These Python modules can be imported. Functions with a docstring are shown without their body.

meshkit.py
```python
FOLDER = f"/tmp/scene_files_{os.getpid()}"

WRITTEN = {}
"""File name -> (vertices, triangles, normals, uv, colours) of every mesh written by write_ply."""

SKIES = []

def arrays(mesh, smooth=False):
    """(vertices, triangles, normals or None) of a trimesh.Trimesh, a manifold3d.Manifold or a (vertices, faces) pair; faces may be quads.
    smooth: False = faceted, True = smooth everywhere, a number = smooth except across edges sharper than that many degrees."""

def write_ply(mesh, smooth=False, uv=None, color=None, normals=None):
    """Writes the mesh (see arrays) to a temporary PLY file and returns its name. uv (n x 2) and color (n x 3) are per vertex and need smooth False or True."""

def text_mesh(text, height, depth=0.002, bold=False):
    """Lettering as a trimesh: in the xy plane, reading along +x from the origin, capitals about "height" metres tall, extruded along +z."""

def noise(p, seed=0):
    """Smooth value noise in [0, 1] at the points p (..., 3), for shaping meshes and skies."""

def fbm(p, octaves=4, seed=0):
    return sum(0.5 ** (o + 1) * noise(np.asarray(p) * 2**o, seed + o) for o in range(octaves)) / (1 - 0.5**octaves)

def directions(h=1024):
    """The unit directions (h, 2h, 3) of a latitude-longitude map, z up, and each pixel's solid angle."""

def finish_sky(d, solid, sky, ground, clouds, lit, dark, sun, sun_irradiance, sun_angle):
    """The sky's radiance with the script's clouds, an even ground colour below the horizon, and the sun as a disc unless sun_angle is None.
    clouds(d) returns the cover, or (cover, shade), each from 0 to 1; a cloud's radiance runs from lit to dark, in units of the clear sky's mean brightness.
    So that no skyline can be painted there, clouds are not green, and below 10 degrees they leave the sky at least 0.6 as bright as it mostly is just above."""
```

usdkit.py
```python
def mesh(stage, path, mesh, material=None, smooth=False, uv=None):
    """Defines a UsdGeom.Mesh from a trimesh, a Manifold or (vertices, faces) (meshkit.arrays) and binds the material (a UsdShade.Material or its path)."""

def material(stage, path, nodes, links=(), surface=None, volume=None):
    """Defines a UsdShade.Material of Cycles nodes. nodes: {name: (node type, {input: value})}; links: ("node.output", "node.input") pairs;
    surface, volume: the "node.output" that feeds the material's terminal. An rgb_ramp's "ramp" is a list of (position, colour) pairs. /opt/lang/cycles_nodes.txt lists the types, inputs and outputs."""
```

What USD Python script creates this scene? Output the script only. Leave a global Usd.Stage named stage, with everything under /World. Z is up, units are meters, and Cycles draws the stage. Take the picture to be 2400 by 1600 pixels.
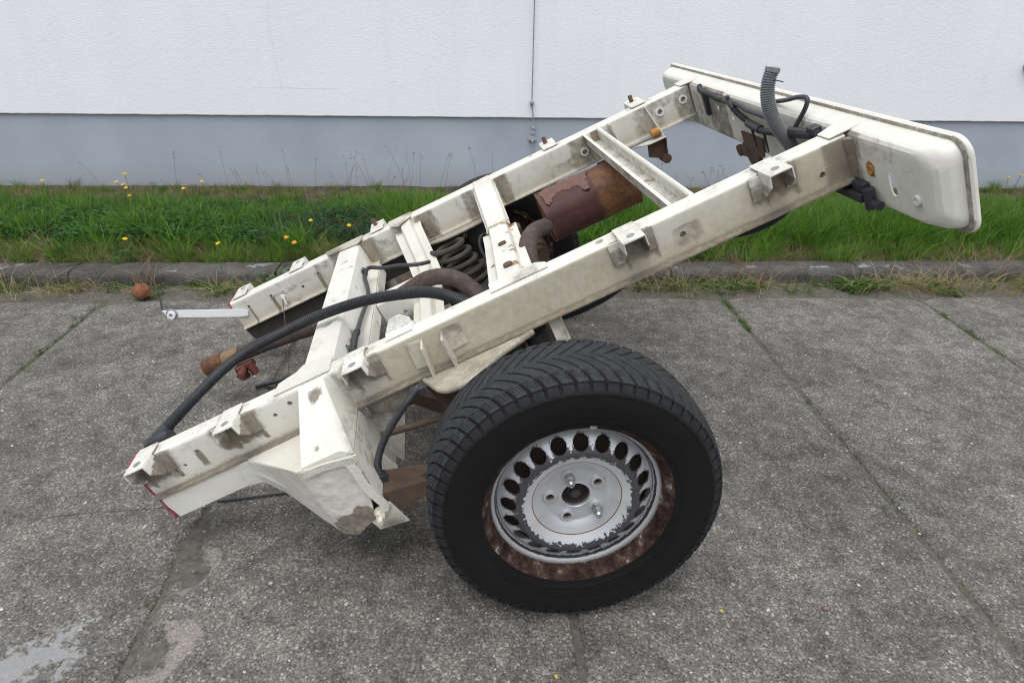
import math, random
import numpy as np, trimesh, usdkit, meshkit
import manifold3d as m3
from pxr import Usd, UsdGeom, UsdLux, UsdShade, Gf, Sdf, Vt
from shapely.geometry import Polygon
from scipy.interpolate import CubicSpline

rng = np.random.default_rng(7)
stage = Usd.Stage.CreateInMemory()
UsdGeom.SetStageUpAxis(stage, UsdGeom.Tokens.z)
UsdGeom.SetStageMetersPerUnit(stage, 1.0)
UsdGeom.Xform.Define(stage, '/World')
stage.SetDefaultPrim(stage.GetPrimAtPath('/World'))
UsdGeom.Scope.Define(stage, '/World/Looks')

# ------------------------------------------------------------------ camera
PITCH, YAW, ROLL, CAMH = 0.4671, 0.0565, 0.0171, 1.3403
cam = UsdGeom.Camera.Define(stage, '/World/camera')
cy, sy, cp, sp = math.cos(YAW), math.sin(YAW), math.cos(PITCH), math.sin(PITCH)
fwd = np.array([sy * cp, cy * cp, -sp]); rgt = np.array([cy, -sy, 0]); upv = np.cross(rgt, fwd)
r2 = rgt * math.cos(ROLL) + upv * math.sin(ROLL); u2 = -rgt * math.sin(ROLL) + upv * math.cos(ROLL)
cam.AddTransformOp().Set(Gf.Matrix4d(*r2, 0, *u2, 0, *(-fwd), 0, 0, 0, CAMH, 1))
cam.CreateFocalLengthAttr(1581.6 * 36 / 2400)
cam.CreateHorizontalApertureAttr(36.0); cam.CreateVerticalApertureAttr(36.0 * 682 / 1024)
cam.CreateClippingRangeAttr(Gf.Vec2f(0.05, 500))
cam.CreateExposureAttr(0.30)

# ------------------------------------------------------------------ sky and sun (overcast)
SUN_EL, SUN_AZ = math.radians(72), math.radians(215)      # azimuth: atan2(x, y) of the direction towards the sun
sky = UsdLux.DomeLight.Define(stage, '/World/sky')
skym = usdkit.material(stage, '/World/Looks/sky_overcast', {
    'sky': ('sky_texture', {'sky_type': 'single_scattering', 'sun_disc': False, 'sun_elevation': SUN_EL, 'sun_rotation': SUN_AZ}),
    'tc': ('texture_coordinate', {}), 'gm': ('geometry', {}), 'sx': ('separate_xyz', {}), 'el': ('map_range', {'from_min': 0.0, 'from_max': 1.0, 'to_min': 0.30, 'to_max': 1.68, 'clamp': True}), 'cie': ('mix_color', {'blend_type': 'multiply', 'fac': 1.0, 'use_clamp': False}),
    'cl': ('noise_texture', {'scale': 2.2, 'detail': 4}),
    'ramp': ('rgb_ramp', {'ramp': [(0.3, (0.80,) * 3), (0.7, (0.97,) * 3)]}),
    'mix': ('mix_color', {'b': (9.4, 9.7, 10.3)}),
    'bg': ('background_shader', {'strength': 0.1})},
    [('tc.generated', 'cl.vector'), ('cl.fac', 'ramp.fac'), ('ramp.color', 'mix.fac'), ('sky.color', 'mix.a'), ('mix.result', 'cie.a'), ('tc.generated', 'sx.vector'), ('sx.z', 'el.value'), ('el.result', 'cie.b'), ('cie.result', 'bg.color')],
    surface='bg.background')
UsdShade.MaterialBindingAPI.Apply(sky.GetPrim()).Bind(skym)
sky.GetPrim().SetCustomDataByKey('kind', 'structure'); sky.GetPrim().SetCustomDataByKey('label', 'pale grey overcast sky')
sun = UsdLux.DistantLight.Define(stage, '/World/sun')
sun.CreateNormalizeAttr(True); sun.CreateIntensityAttr(0.35); sun.CreateAngleAttr(40.0); sun.CreateColorAttr(Gf.Vec3f(1.0, 0.97, 0.93))
sd = np.array([math.cos(SUN_EL) * math.sin(SUN_AZ), math.cos(SUN_EL) * math.cos(SUN_AZ), math.sin(SUN_EL)])
zx = np.cross([0, 0, 1], sd); zx /= np.linalg.norm(zx); zy = np.cross(sd, zx)
sun.AddTransformOp().Set(Gf.Matrix4d(*zx, 0, *zy, 0, *sd, 0, 0, 0, 10, 1))

# ------------------------------------------------------------------ helpers
used = {}
def numbered(parent, name):
    k = (parent, name); n = used.get(k, 0); used[k] = n + 1
    return name if n == 0 else f'{name}_{n:03d}'
base = {}            # thing path -> translation of its base
def thing(name, label, cat, loc=(0, 0, 0), group=None, rot=None):
    path = '/World/' + numbered('/World', name)
    x = UsdGeom.Xform.Define(stage, path)
    x.AddTranslateOp().Set(Gf.Vec3d(*map(float, loc)))
    if rot is not None: x.AddRotateZOp().Set(float(rot))
    base[path] = np.asarray(loc, float)
    tag(x.GetPrim(), label, cat, group)
    return path
def tag(prim, label=None, cat=None, group=None, kind=None):
    if isinstance(prim, str): prim = stage.GetPrimAtPath(prim)
    for k, v in (('label', label), ('category', cat), ('group', group), ('kind', kind)):
        if v: prim.SetCustomDataByKey(k, v)
def offset(parent):
    for k, b in base.items():
        if parent == k or parent.startswith(k + '/'): return b
    return np.zeros(3)
def obj(name, mesh, mat, parent='/World', smooth=30, attrs=None, local=False, label=None):
    """One mesh prim. mesh in world coordinates; stored relative to the base of the thing it belongs to. attrs: {primvar: f(world points)}"""
    path = parent + '/' + numbered(parent, name)
    if attrs and 'dirt' in attrs:
        v0_, f0_, _ = meshkit.arrays(mesh)
        if len(f0_) < 6000:
            q_ = trimesh.Trimesh(v0_, f0_, process=False); q_.merge_vertices(); mesh = trimesh.Trimesh(*trimesh.remesh.subdivide_to_size(q_.vertices, q_.faces, 0.016, max_iter=14)[:2])
    v, f, n = meshkit.arrays(mesh, smooth)
    off = np.zeros(3) if local else offset(parent)
    m = UsdGeom.Mesh.Define(stage, path)
    m.CreatePointsAttr(Vt.Vec3fArray.FromNumpy((v - off).astype(np.float32)))
    m.CreateFaceVertexCountsAttr(Vt.IntArray.FromNumpy(np.full(len(f), 3, np.int32)))
    m.CreateFaceVertexIndicesAttr(Vt.IntArray.FromNumpy(f.astype(np.int32).ravel()))
    m.CreateSubdivisionSchemeAttr('none')
    if n is not None:
        m.CreateNormalsAttr(Vt.Vec3fArray.FromNumpy(n.astype(np.float32))); m.SetNormalsInterpolation('vertex')
    for k, fn in (attrs or {}).items():
        a = np.asarray(fn(v), np.float32)
        pv = UsdGeom.PrimvarsAPI(m)
        if a.ndim == 1: pv.CreatePrimvar(k, Sdf.ValueTypeNames.FloatArray, 'vertex').Set(Vt.FloatArray.FromNumpy(a))
        else: pv.CreatePrimvar(k, Sdf.ValueTypeNames.Color3fArray, 'vertex').Set(Vt.Vec3fArray.FromNumpy(a))
    UsdShade.MaterialBindingAPI.Apply(m.GetPrim()).Bind(mat)
    if label: m.GetPrim().SetCustomDataByKey('label', label)
    return path
def struct(name, label):
    path = '/World/' + numbered('/World', name)
    x = UsdGeom.Xform.Define(stage, path); tag(x.GetPrim(), label, kind='structure'); base[path] = np.zeros(3)
    return path
def cat(ms): return trimesh.util.concatenate([trimesh.Trimesh(*meshkit.arrays(m)[:2], process=False) for m in ms])
def sstep(a, b, x):
    t = np.clip((x - a) / (b - a), 0, 1); return t * t * (3 - 2 * t)
fbm = meshkit.fbm

def frames(P):
    T = np.gradient(P, axis=0); T /= np.linalg.norm(T, axis=1)[:, None] + 1e-12
    a = np.cross(T[0], [0, 0, 1.0]); 
    if np.linalg.norm(a) < 1e-3: a = np.array([1.0, 0, 0])
    A = [a / np.linalg.norm(a)]
    for i in range(1, len(P)):
        a = A[-1] - T[i] * (A[-1] @ T[i]); A.append(a / np.linalg.norm(a))
    A = np.array(A); return T, A, np.cross(T, A)
def tube(P, r, sides=10, cap=True):
    P = np.asarray(P, float); r = np.broadcast_to(np.asarray(r, float), (len(P),))
    T, A, B = frames(P); t = np.arange(sides) * 2 * np.pi / sides
    V = P[:, None] + r[:, None, None] * (np.cos(t)[None, :, None] * A[:, None] + np.sin(t)[None, :, None] * B[:, None])
    i, j = np.meshgrid(np.arange(len(P) - 1), np.arange(sides), indexing='ij'); k = (j + 1) % sides
    q = np.stack([i * sides + j, i * sides + k, (i + 1) * sides + k, (i + 1) * sides + j], -1).reshape(-1, 4)
    F = np.vstack([q[:, [0, 1, 2]], q[:, [0, 2, 3]]]); V = V.reshape(-1, 3)
    if cap:
        n = len(V); V = np.vstack([V, P[0], P[-1]]); L = (len(P) - 1) * sides
        F = np.vstack([F, [[n, (a + 1) % sides, a] for a in range(sides)], [[n + 1, L + a, L + (a + 1) % sides] for a in range(sides)]])
    m = trimesh.Trimesh(V, F, process=False)
    return m
def spline(P, step):
    P = np.asarray(P, float); d = np.r_[0, np.cumsum(np.linalg.norm(np.diff(P, axis=0), axis=1))]
    cs = CubicSpline(d, P); n = max(3, int(d[-1] / step) + 1)
    return cs(np.linspace(0, d[-1], n))
def corrugated(P, r, pitch=0.0055, amp=0.0016, sides=14):
    Q = spline(P, pitch / 4); k = np.arange(len(Q)) % 4
    return tube(Q, r + amp * np.array([1, 0.9, -1, -0.9])[k], sides)
def hull(P): return trimesh.convex.convex_hull(np.asarray(P, float))

# frame coordinates: u along the rails (rear and up), v across (towards the wall), n square to the deck
AL, PSI, XW, YW, ZW = 0.434, 0.0601, 0.2235, 1.1717, 0.333
PSF = 0.0761
def axes(psi, al):
    a = np.array([math.cos(psi), math.sin(psi), 0]); z = np.array([0, 0, 1.0])
    return math.cos(al) * a + math.sin(al) * z, np.array([-math.sin(psi), math.cos(psi), 0]), -math.sin(al) * a + math.cos(al) * z
EU, EV, EN = axes(PSF, AL); O = np.array([XW, YW, ZW])
def W(p):
    p = np.asarray(p, float); return O + p[..., 0:1] * EU + p[..., 1:2] * EV + p[..., 2:3] * EN
def FC(w):
    d = np.asarray(w) - O; return np.stack([d @ EU, d @ EV, d @ EN], -1)
def wm(m):                                                    # a trimesh given in frame coordinates -> world
    m = trimesh.Trimesh(*meshkit.arrays(m)[:2], process=False); m.vertices = W(m.vertices); return m
def fbox(u0, u1, v0, v1, n0, n1, b=0.002):
    b = min(b, abs(u1 - u0) / 3, abs(v1 - v0) / 3, abs(n1 - n0) / 3); P = []
    for u in (u0, u1):
        for v in (v0, v1):
            for n in (n0, n1):
                su, sv, sn = (1 if x == lo else -1 for x, lo in ((u, u0), (v, v0), (n, n0)))
                P += [(u, v + sv * b, n + sn * b), (u + su * b, v, n + sn * b), (u + su * b, v + sv * b, n)]
    return hull(P)
def prism(pts, axis, lo, hi):
    """polygon in the two other frame axes, extruded along axis ('u','v','n') from lo to hi; frame coordinates"""
    m = trimesh.creation.extrude_polygon(Polygon(pts).buffer(0), hi - lo, engine='earcut'); V = m.vertices.copy(); V[:, 2] += lo
    order = {'v': [0, 2, 1], 'n': [0, 1, 2], 'u': [2, 0, 1]}[axis]
    out = trimesh.Trimesh(V[:, order], m.faces, process=False)
    if axis == 'v': out.invert()
    return out
def sheet(poly3, t):
    """thin plate: polygon of 3-D points (frame coordinates, roughly planar), thickness t to both sides"""
    P = np.asarray(poly3, float); c = P.mean(0); _, _, vt = np.linalg.svd(P - c); e1, e2, e3 = vt
    m = trimesh.creation.extrude_polygon(Polygon(np.c_[(P - c) @ e1, (P - c) @ e2]).buffer(0), t, engine='earcut')
    V = m.vertices; M = c + V[:, :1] * e1 + V[:, 1:2] * e2 + (V[:, 2:] - t / 2) * e3
    out = trimesh.Trimesh(M, m.faces, process=False)
    if np.dot(np.cross(e1, e2), e3) < 0: out.invert()
    return out
def man(m): m = trimesh.Trimesh(m.vertices, m.faces); m.merge_vertices(); return m3.Manifold(m3.Mesh(np.asarray(m.vertices, np.float32), np.asarray(m.faces, np.uint32)))
def cyl(c, axis, r, h, s=20):
    """cylinder in frame coordinates centred at c along axis"""
    t = np.arange(s) * 2 * np.pi / s; ax = 'uvn'.index(axis); o1, o2 = [i for i in range(3) if i != ax]; P = []
    for k in (-h / 2, h / 2):
        for a in t:
            p = np.array(c, float); p[ax] += k; p[o1] += r * math.cos(a); p[o2] += r * math.sin(a); P.append(p)
    return hull(P)
def bore(m, cuts):
    a = man(m)
    for c in cuts: a = a - man(c)
    return trimesh.Trimesh(*meshkit.arrays(a)[:2], process=False)

# ------------------------------------------------------------------ materials
def mat(name, nodes, links, surface='p.BSDF'):
    return usdkit.material(stage, '/World/Looks/' + name, nodes, links, surface)
GEO = ('geometry', {})
def plain(name, col, rough=0.5, metal=0.0, var=0.25, scale=30, bump=0.0, bscale=200, spec=0.5):
    c = np.array(col)
    return mat(name, {'g': GEO, 'n': ('noise_texture', {'scale': scale, 'detail': 5, 'roughness': 0.6}),
        'r': ('rgb_ramp', {'ramp': [(0.3, tuple(c * (1 - var))), (0.7, tuple(np.minimum(c * (1 + var), 0.95)))]}),
        'b': ('noise_texture', {'scale': bscale, 'detail': 3}), 'bu': ('bump', {'strength': bump, 'distance': 0.002}),
        'p': ('principled_bsdf', {'roughness': rough, 'metallic': metal, 'specular_ior_level': spec})},
        [('g.position', 'n.vector'), ('g.position', 'b.vector'), ('n.fac', 'r.fac'), ('r.color', 'p.base_color'), ('b.fac', 'bu.height')] + ([('bu.normal', 'p.normal')] if bump else []))
def paint(name, base_lo, base_hi, rough=0.42, bump=0.12, speck=0.50):
    """old white chassis paint: 'dirt' and 'rust' primvars hold where grime and rust sit, noise breaks their edges"""
    return mat(name, {'g': GEO,
        'ad': ('attribute', {'attribute': 'dirt'}), 'at': ('attribute', {'attribute': 'tan'}), 'tn': ('math', {'math_type': 'add'}), 'tm': ('map_range', {'range_type': 'smoothstep', 'from_min': 0.10, 'from_max': 0.95, 'to_min': 0.0, 'to_max': 0.85, 'clamp': True}), 'tc': ('rgb_ramp', {'ramp': [(0.3, (0.33, 0.285, 0.20)), (0.7, (0.47, 0.425, 0.325))]}), 'mixt': ('mix_color', {}), 'ar': ('attribute', {'attribute': 'rust'}),
        'n1': ('noise_texture', {'scale': 9, 'detail': 5, 'roughness': 0.6}), 'n2': ('noise_texture', {'scale': 55, 'detail': 5, 'roughness': 0.65}),
        'n3': ('noise_texture', {'scale': 420, 'detail': 3, 'roughness': 0.7}),
        'base': ('rgb_ramp', {'ramp': [(0.3, base_lo), (0.7, base_hi)]}),
        's1': ('math', {'math_type': 'multiply_add', 'value2': 0.75, 'value3': -0.37}),            # noise - half
        's2': ('math', {'math_type': 'multiply_add', 'value2': 0.55, 'value3': -0.28}),
        'sum1': ('math', {'math_type': 'add'}), 'sum2': ('math', {'math_type': 'add'}),
        'mr': ('map_range', {'range_type': 'smoothstep', 'from_min': 0.30, 'from_max': 0.80, 'to_min': 0.0, 'to_max': 0.92, 'clamp': True}),
        'grime': ('rgb_ramp', {'ramp': [(0.3, (0.085, 0.072, 0.052)), (0.7, (0.235, 0.20, 0.148))]}),
        'mixd': ('mix_color', {}),
        'sp': ('map_range', {'from_min': 0.66, 'from_max': 0.72, 'to_min': 0.0, 'to_max': speck, 'clamp': True}), 'mixs': ('mix_color', {'b': (0.16, 0.135, 0.10)}),
        'rs': ('math', {'math_type': 'add'}), 'rm': ('map_range', {'range_type': 'smoothstep', 'from_min': 0.45, 'from_max': 0.75, 'clamp': True}),
        'rc': ('rgb_ramp', {'ramp': [(0.35, (0.10, 0.035, 0.012)), (0.65, (0.36, 0.15, 0.03))]}), 'mixr': ('mix_color', {}),
        'rough': ('map_range', {'from_min': 0, 'from_max': 1, 'to_min': rough, 'to_max': 0.85}),
        'bu': ('bump', {'strength': bump, 'distance': 0.003}),
        'p': ('principled_bsdf', {})},
        [('g.position', 'n1.vector'), ('g.position', 'n2.vector'), ('g.position', 'n3.vector'), ('n1.fac', 'base.fac'),
         ('n2.fac', 's1.value1'), ('n3.fac', 's2.value1'), ('ad.fac', 'sum1.value1'), ('s1.value', 'sum1.value2'), ('sum1.value', 'sum2.value1'), ('s2.value', 'sum2.value2'),
         ('sum2.value', 'mr.value'), ('n2.fac', 'grime.fac'), ('at.fac', 'tn.value1'), ('s2.value', 'tn.value2'), ('tn.value', 'tm.value'), ('n2.fac', 'tc.fac'), ('base.color', 'mixt.a'), ('tc.color', 'mixt.b'), ('tm.result', 'mixt.fac'), ('mixt.result', 'mixd.a'), ('grime.color', 'mixd.b'), ('mr.result', 'mixd.fac'),
         ('n3.fac', 'sp.value'), ('sp.result', 'mixs.fac'), ('mixd.result', 'mixs.a'),
         ('ar.fac', 'rs.value1'), ('s1.value', 'rs.value2'), ('rs.value', 'rm.value'), ('n2.fac', 'rc.fac'), ('mixs.result', 'mixr.a'), ('rc.color', 'mixr.b'), ('rm.result', 'mixr.fac'),
         ('mixr.result', 'p.base_color'), ('mr.result', 'rough.value'), ('rough.result', 'p.roughness'), ('n2.fac', 'bu.height'), ('bu.normal', 'p.normal')])
def rusty(name, stops, rough=0.8, scale=26, bump=0.5):
    return mat(name, {'g': GEO, 'n': ('noise_texture', {'scale': scale, 'detail': 7, 'roughness': 0.68}), 'f': ('noise_texture', {'scale': 260, 'detail': 3}),
        'm': ('mix_float', {'fac': 0.3}), 'r': ('rgb_ramp', {'ramp': stops}), 'bu': ('bump', {'strength': bump, 'distance': 0.004}), 'p': ('principled_bsdf', {'roughness': rough})},
        [('g.position', 'n.vector'), ('g.position', 'f.vector'), ('n.fac', 'm.a'), ('f.fac', 'm.b'), ('m.result', 'r.fac'), ('r.color', 'p.base_color'), ('m.result', 'bu.height'), ('bu.normal', 'p.normal')])
M = {}
M['paint'] = paint('old_white_paint', (0.575, 0.56, 0.49), (0.675, 0.665, 0.60))
M['beam'] = paint('rear_beam_paint', (0.60, 0.585, 0.51), (0.68, 0.67, 0.605), rough=0.33, bump=0.04)
M['rough_paint'] = paint('rough_white_paint', (0.57, 0.555, 0.488), (0.67, 0.66, 0.598), bump=1.0)
M['bracket'] = plain('worn_bracket_paint', (0.66, 0.65, 0.60), 0.5, var=0.22, scale=130, bump=0.35, bscale=500)
M['strap'] = plain('strap_white', (0.78, 0.78, 0.78), 0.4, var=0.03)
M['red'] = plain('red_primer', (0.23, 0.045, 0.055), 0.6, var=0.7, scale=90)
M['dark_inside'] = plain('undercoat_dark', (0.035, 0.031, 0.027), 0.7, var=0.3, bump=0.1)
M['black_steel'] = plain('black_steel', (0.028, 0.027, 0.026), 0.65, var=0.35, bump=0.2)
M['hose'] = plain('black_corrugated_plastic', (0.026, 0.027, 0.031), 0.42, var=0.3, scale=50)
M['greyhose'] = plain('grey_corrugated_plastic', (0.16, 0.165, 0.175), 0.5, var=0.15, scale=50)
M['rubber'] = plain('tyre_rubber', (0.020, 0.0205, 0.022), 0.62, var=0.3, scale=45, bump=0.25, bscale=700, spec=0.35)
M['brown'] = rusty('brown_rusted_steel', [(0.25, (0.028, 0.016, 0.011)), (0.5, (0.075, 0.042, 0.026)), (0.75, (0.16, 0.085, 0.045))])
M['arm'] = rusty('dirty_brown_arm', [(0.25, (0.035, 0.024, 0.017)), (0.5, (0.085, 0.056, 0.037)), (0.75, (0.17, 0.11, 0.07))], scale=14)
M['muffler'] = rusty('rusted_muffler', [(0.34, (0.014, 0.009, 0.008)), (0.44, (0.055, 0.020, 0.016)), (0.55, (0.085, 0.030, 0.022)), (0.62, (0.15, 0.062, 0.028)), (0.70, (0.24, 0.10, 0.035))], scale=17, rough=0.7)
M['muffler2'] = mat('rusted_muffler_shell', {'g': GEO, 'a': ('attribute', {'attribute': 'zone'}), 'n': ('noise_texture', {'scale': 15, 'detail': 7, 'roughness': 0.7}), 'f': ('noise_texture', {'scale': 95, 'detail': 5, 'roughness': 0.7}), 'w': ('math', {'math_type': 'multiply_add', 'value2': 1.3, 'value3': -0.65}), 's': ('math', {'math_type': 'add'}), 'm': ('map_range', {'range_type': 'smoothstep', 'from_min': 0.18, 'from_max': 0.82, 'clamp': True}),
    'd': ('rgb_ramp', {'ramp': [(0.30, (0.010, 0.007, 0.006)), (0.45, (0.045, 0.014, 0.011)), (0.58, (0.075, 0.022, 0.017)), (0.72, (0.13, 0.05, 0.028))]}), 'o': ('rgb_ramp', {'ramp': [(0.30, (0.030, 0.014, 0.008)), (0.5, (0.12, 0.05, 0.018)), (0.68, (0.25, 0.115, 0.035))]}), 'mx': ('mix_color', {}), 'h': ('mix_float', {'fac': 0.5}), 'bu': ('bump', {'strength': 0.8, 'distance': 0.004}), 'p': ('principled_bsdf', {'roughness': 0.68})},
    [('g.position', 'n.vector'), ('g.position', 'f.vector'), ('n.fac', 'h.a'), ('f.fac', 'h.b'), ('n.fac', 'w.value1'), ('a.fac', 's.value1'), ('w.value', 's.value2'), ('s.value', 'm.value'), ('h.result', 'd.fac'), ('h.result', 'o.fac'), ('d.color', 'mx.a'), ('o.color', 'mx.b'), ('m.result', 'mx.fac'), ('mx.result', 'p.base_color'), ('h.result', 'bu.height'), ('bu.normal', 'p.normal')])
M['flake'] = rusty('rust_flake', [(0.3, (0.075, 0.034, 0.027)), (0.7, (0.19, 0.10, 0.08))], scale=60, bump=0.9)
M['pipe'] = rusty('exhaust_pipe_rust', [(0.28, (0.022, 0.016, 0.013)), (0.5, (0.058, 0.041, 0.033)), (0.72, (0.14, 0.092, 0.062))], scale=40)
M['pipe_tan'] = rusty('exhaust_sleeve_tan', [(0.25, (0.09, 0.055, 0.03)), (0.6, (0.20, 0.13, 0.07)), (0.8, (0.27, 0.18, 0.095))], scale=22, bump=0.2)
M['pipe_rust'] = rusty('exhaust_end_rust', [(0.3, (0.035, 0.017, 0.012)), (0.5, (0.085, 0.036, 0.017)), (0.7, (0.22, 0.085, 0.028))], scale=30)
M['spring'] = rusty('spring_steel', [(0.25, (0.020, 0.018, 0.014)), (0.5, (0.046, 0.040, 0.030)), (0.75, (0.10, 0.075, 0.048))], scale=30, bump=0.5)
M['orange'] = rusty('orange_rust', [(0.3, (0.25, 0.09, 0.015)), (0.6, (0.50, 0.24, 0.05)), (0.8, (0.62, 0.52, 0.36))], scale=50, bump=0.3)
M['bolt'] = plain('bare_bolt_steel', (0.42, 0.42, 0.42), 0.33, metal=0.9, var=0.2, scale=120)
M['boltwhite'] = plain('painted_bolt', (0.55, 0.52, 0.42), 0.5, var=0.35, scale=90)
M['rustbolt'] = plain('brown_bolt', (0.10, 0.055, 0.035), 0.7, var=0.4, scale=90)
M['tie'] = plain('black_tie', (0.02, 0.02, 0.022), 0.4, var=0.1)
M['brakeline'] = rusty('brake_line', [(0.3, (0.05, 0.03, 0.025)), (0.7, (0.20, 0.09, 0.05))], scale=80)

# silver wheel: ramp on radius broken up by noise
def wheel_mat():
    s, dk, ru, gr = (0.60, 0.605, 0.62), (0.042, 0.044, 0.050), (0.075, 0.042, 0.033), (0.50, 0.505, 0.515)
    return mat('steel_wheel', {'g': GEO, 'ar': ('attribute', {'attribute': 'hubdist'}), 'ah': ('attribute', {'attribute': 'chip'}),
        'n': ('noise_texture', {'scale': 85, 'detail': 6, 'roughness': 0.7}), 'n2': ('noise_texture', {'scale': 330, 'detail': 4, 'roughness': 0.7}), 'n4': ('noise_texture', {'scale': 30, 'detail': 6, 'roughness': 0.7}),
        'aw': ('attribute', {'attribute': 'wobble'}), 'wob0': ('math', {'math_type': 'add', 'value2': -0.5}), 'wob': ('math', {'math_type': 'multiply'}), 'sum': ('math', {'math_type': 'add'}), 'sc': ('math', {'math_type': 'multiply', 'value2': 4.0}),
        'ramp': ('rgb_ramp', {'interpolate': False, 'ramp': [(0.0, gr), (0.102 * 4, s), (0.123 * 4, dk), (0.1455 * 4, s), (0.1838 * 4, (0.03, 0.026, 0.024)), (0.1875 * 4, gr), (0.197 * 4, ru)]}),
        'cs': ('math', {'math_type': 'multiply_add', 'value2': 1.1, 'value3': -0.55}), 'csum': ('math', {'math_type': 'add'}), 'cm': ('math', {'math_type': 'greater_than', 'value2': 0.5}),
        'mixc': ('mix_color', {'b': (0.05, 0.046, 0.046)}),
        'rmask': ('map_range', {'from_min': 0.192, 'from_max': 0.198, 'clamp': True}), 'rgh': ('map_range', {'to_min': 0.40, 'to_max': 0.88, 'clamp': True}), 'spc': ('map_range', {'to_min': 0.5, 'to_max': 0.12, 'clamp': True}), 'rc': ('rgb_ramp', {'ramp': [(0.36, (0.016, 0.009, 0.007)), (0.48, (0.042, 0.024, 0.018)), (0.56, (0.068, 0.042, 0.034)), (0.62, (0.12, 0.092, 0.082)), (0.66, (0.30, 0.29, 0.285))]}), 'mixr': ('mix_color', {}),
        'ring': ('math', {'math_type': 'compare', 'value2': 0.1033, 'value3': 0.0011}), 'mixg': ('mix_color', {'b': (0.16, 0.085, 0.035)}),
        'bu': ('bump', {'strength': 0.08, 'distance': 0.002}), 'sat': ('rgb_to_bw', {}), 'met': ('map_range', {'from_min': 0.3, 'from_max': 0.45, 'to_min': 0.0, 'to_max': 0.45, 'clamp': True}),
        'p': ('principled_bsdf', {'roughness': 0.40})},
        [('g.position', 'n.vector'), ('g.position', 'n2.vector'), ('g.position', 'n4.vector'), ('n.fac', 'wob0.value1'), ('wob0.value', 'wob.value1'), ('aw.fac', 'wob.value2'), ('ar.fac', 'sum.value1'), ('wob.value', 'sum.value2'), ('sum.value', 'sc.value1'), ('sc.value', 'ramp.fac'),
         ('n2.fac', 'cs.value1'), ('ah.fac', 'csum.value1'), ('cs.value', 'csum.value2'), ('csum.value', 'cm.value1'), ('cm.value', 'mixc.fac'), ('ramp.color', 'mixc.a'),
         ('ar.fac', 'rmask.value'), ('rmask.result', 'rgh.value'), ('rgh.result', 'p.roughness'), ('rmask.result', 'spc.value'), ('spc.result', 'p.specular_ior_level'), ('n4.fac', 'rc.fac'), ('rc.color', 'mixr.b'), ('rmask.result', 'mixr.fac'), ('mixc.result', 'mixr.a'),
         ('ar.fac', 'ring.value1'), ('ring.value', 'mixg.fac'), ('mixr.result', 'mixg.a'), ('mixg.result', 'p.base_color'), ('mixg.result', 'sat.color'), ('sat.val', 'met.value'), ('met.result', 'p.metallic'),
         ('n2.fac', 'bu.height'), ('bu.normal', 'p.normal')])
M['wheel'] = wheel_mat()

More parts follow.
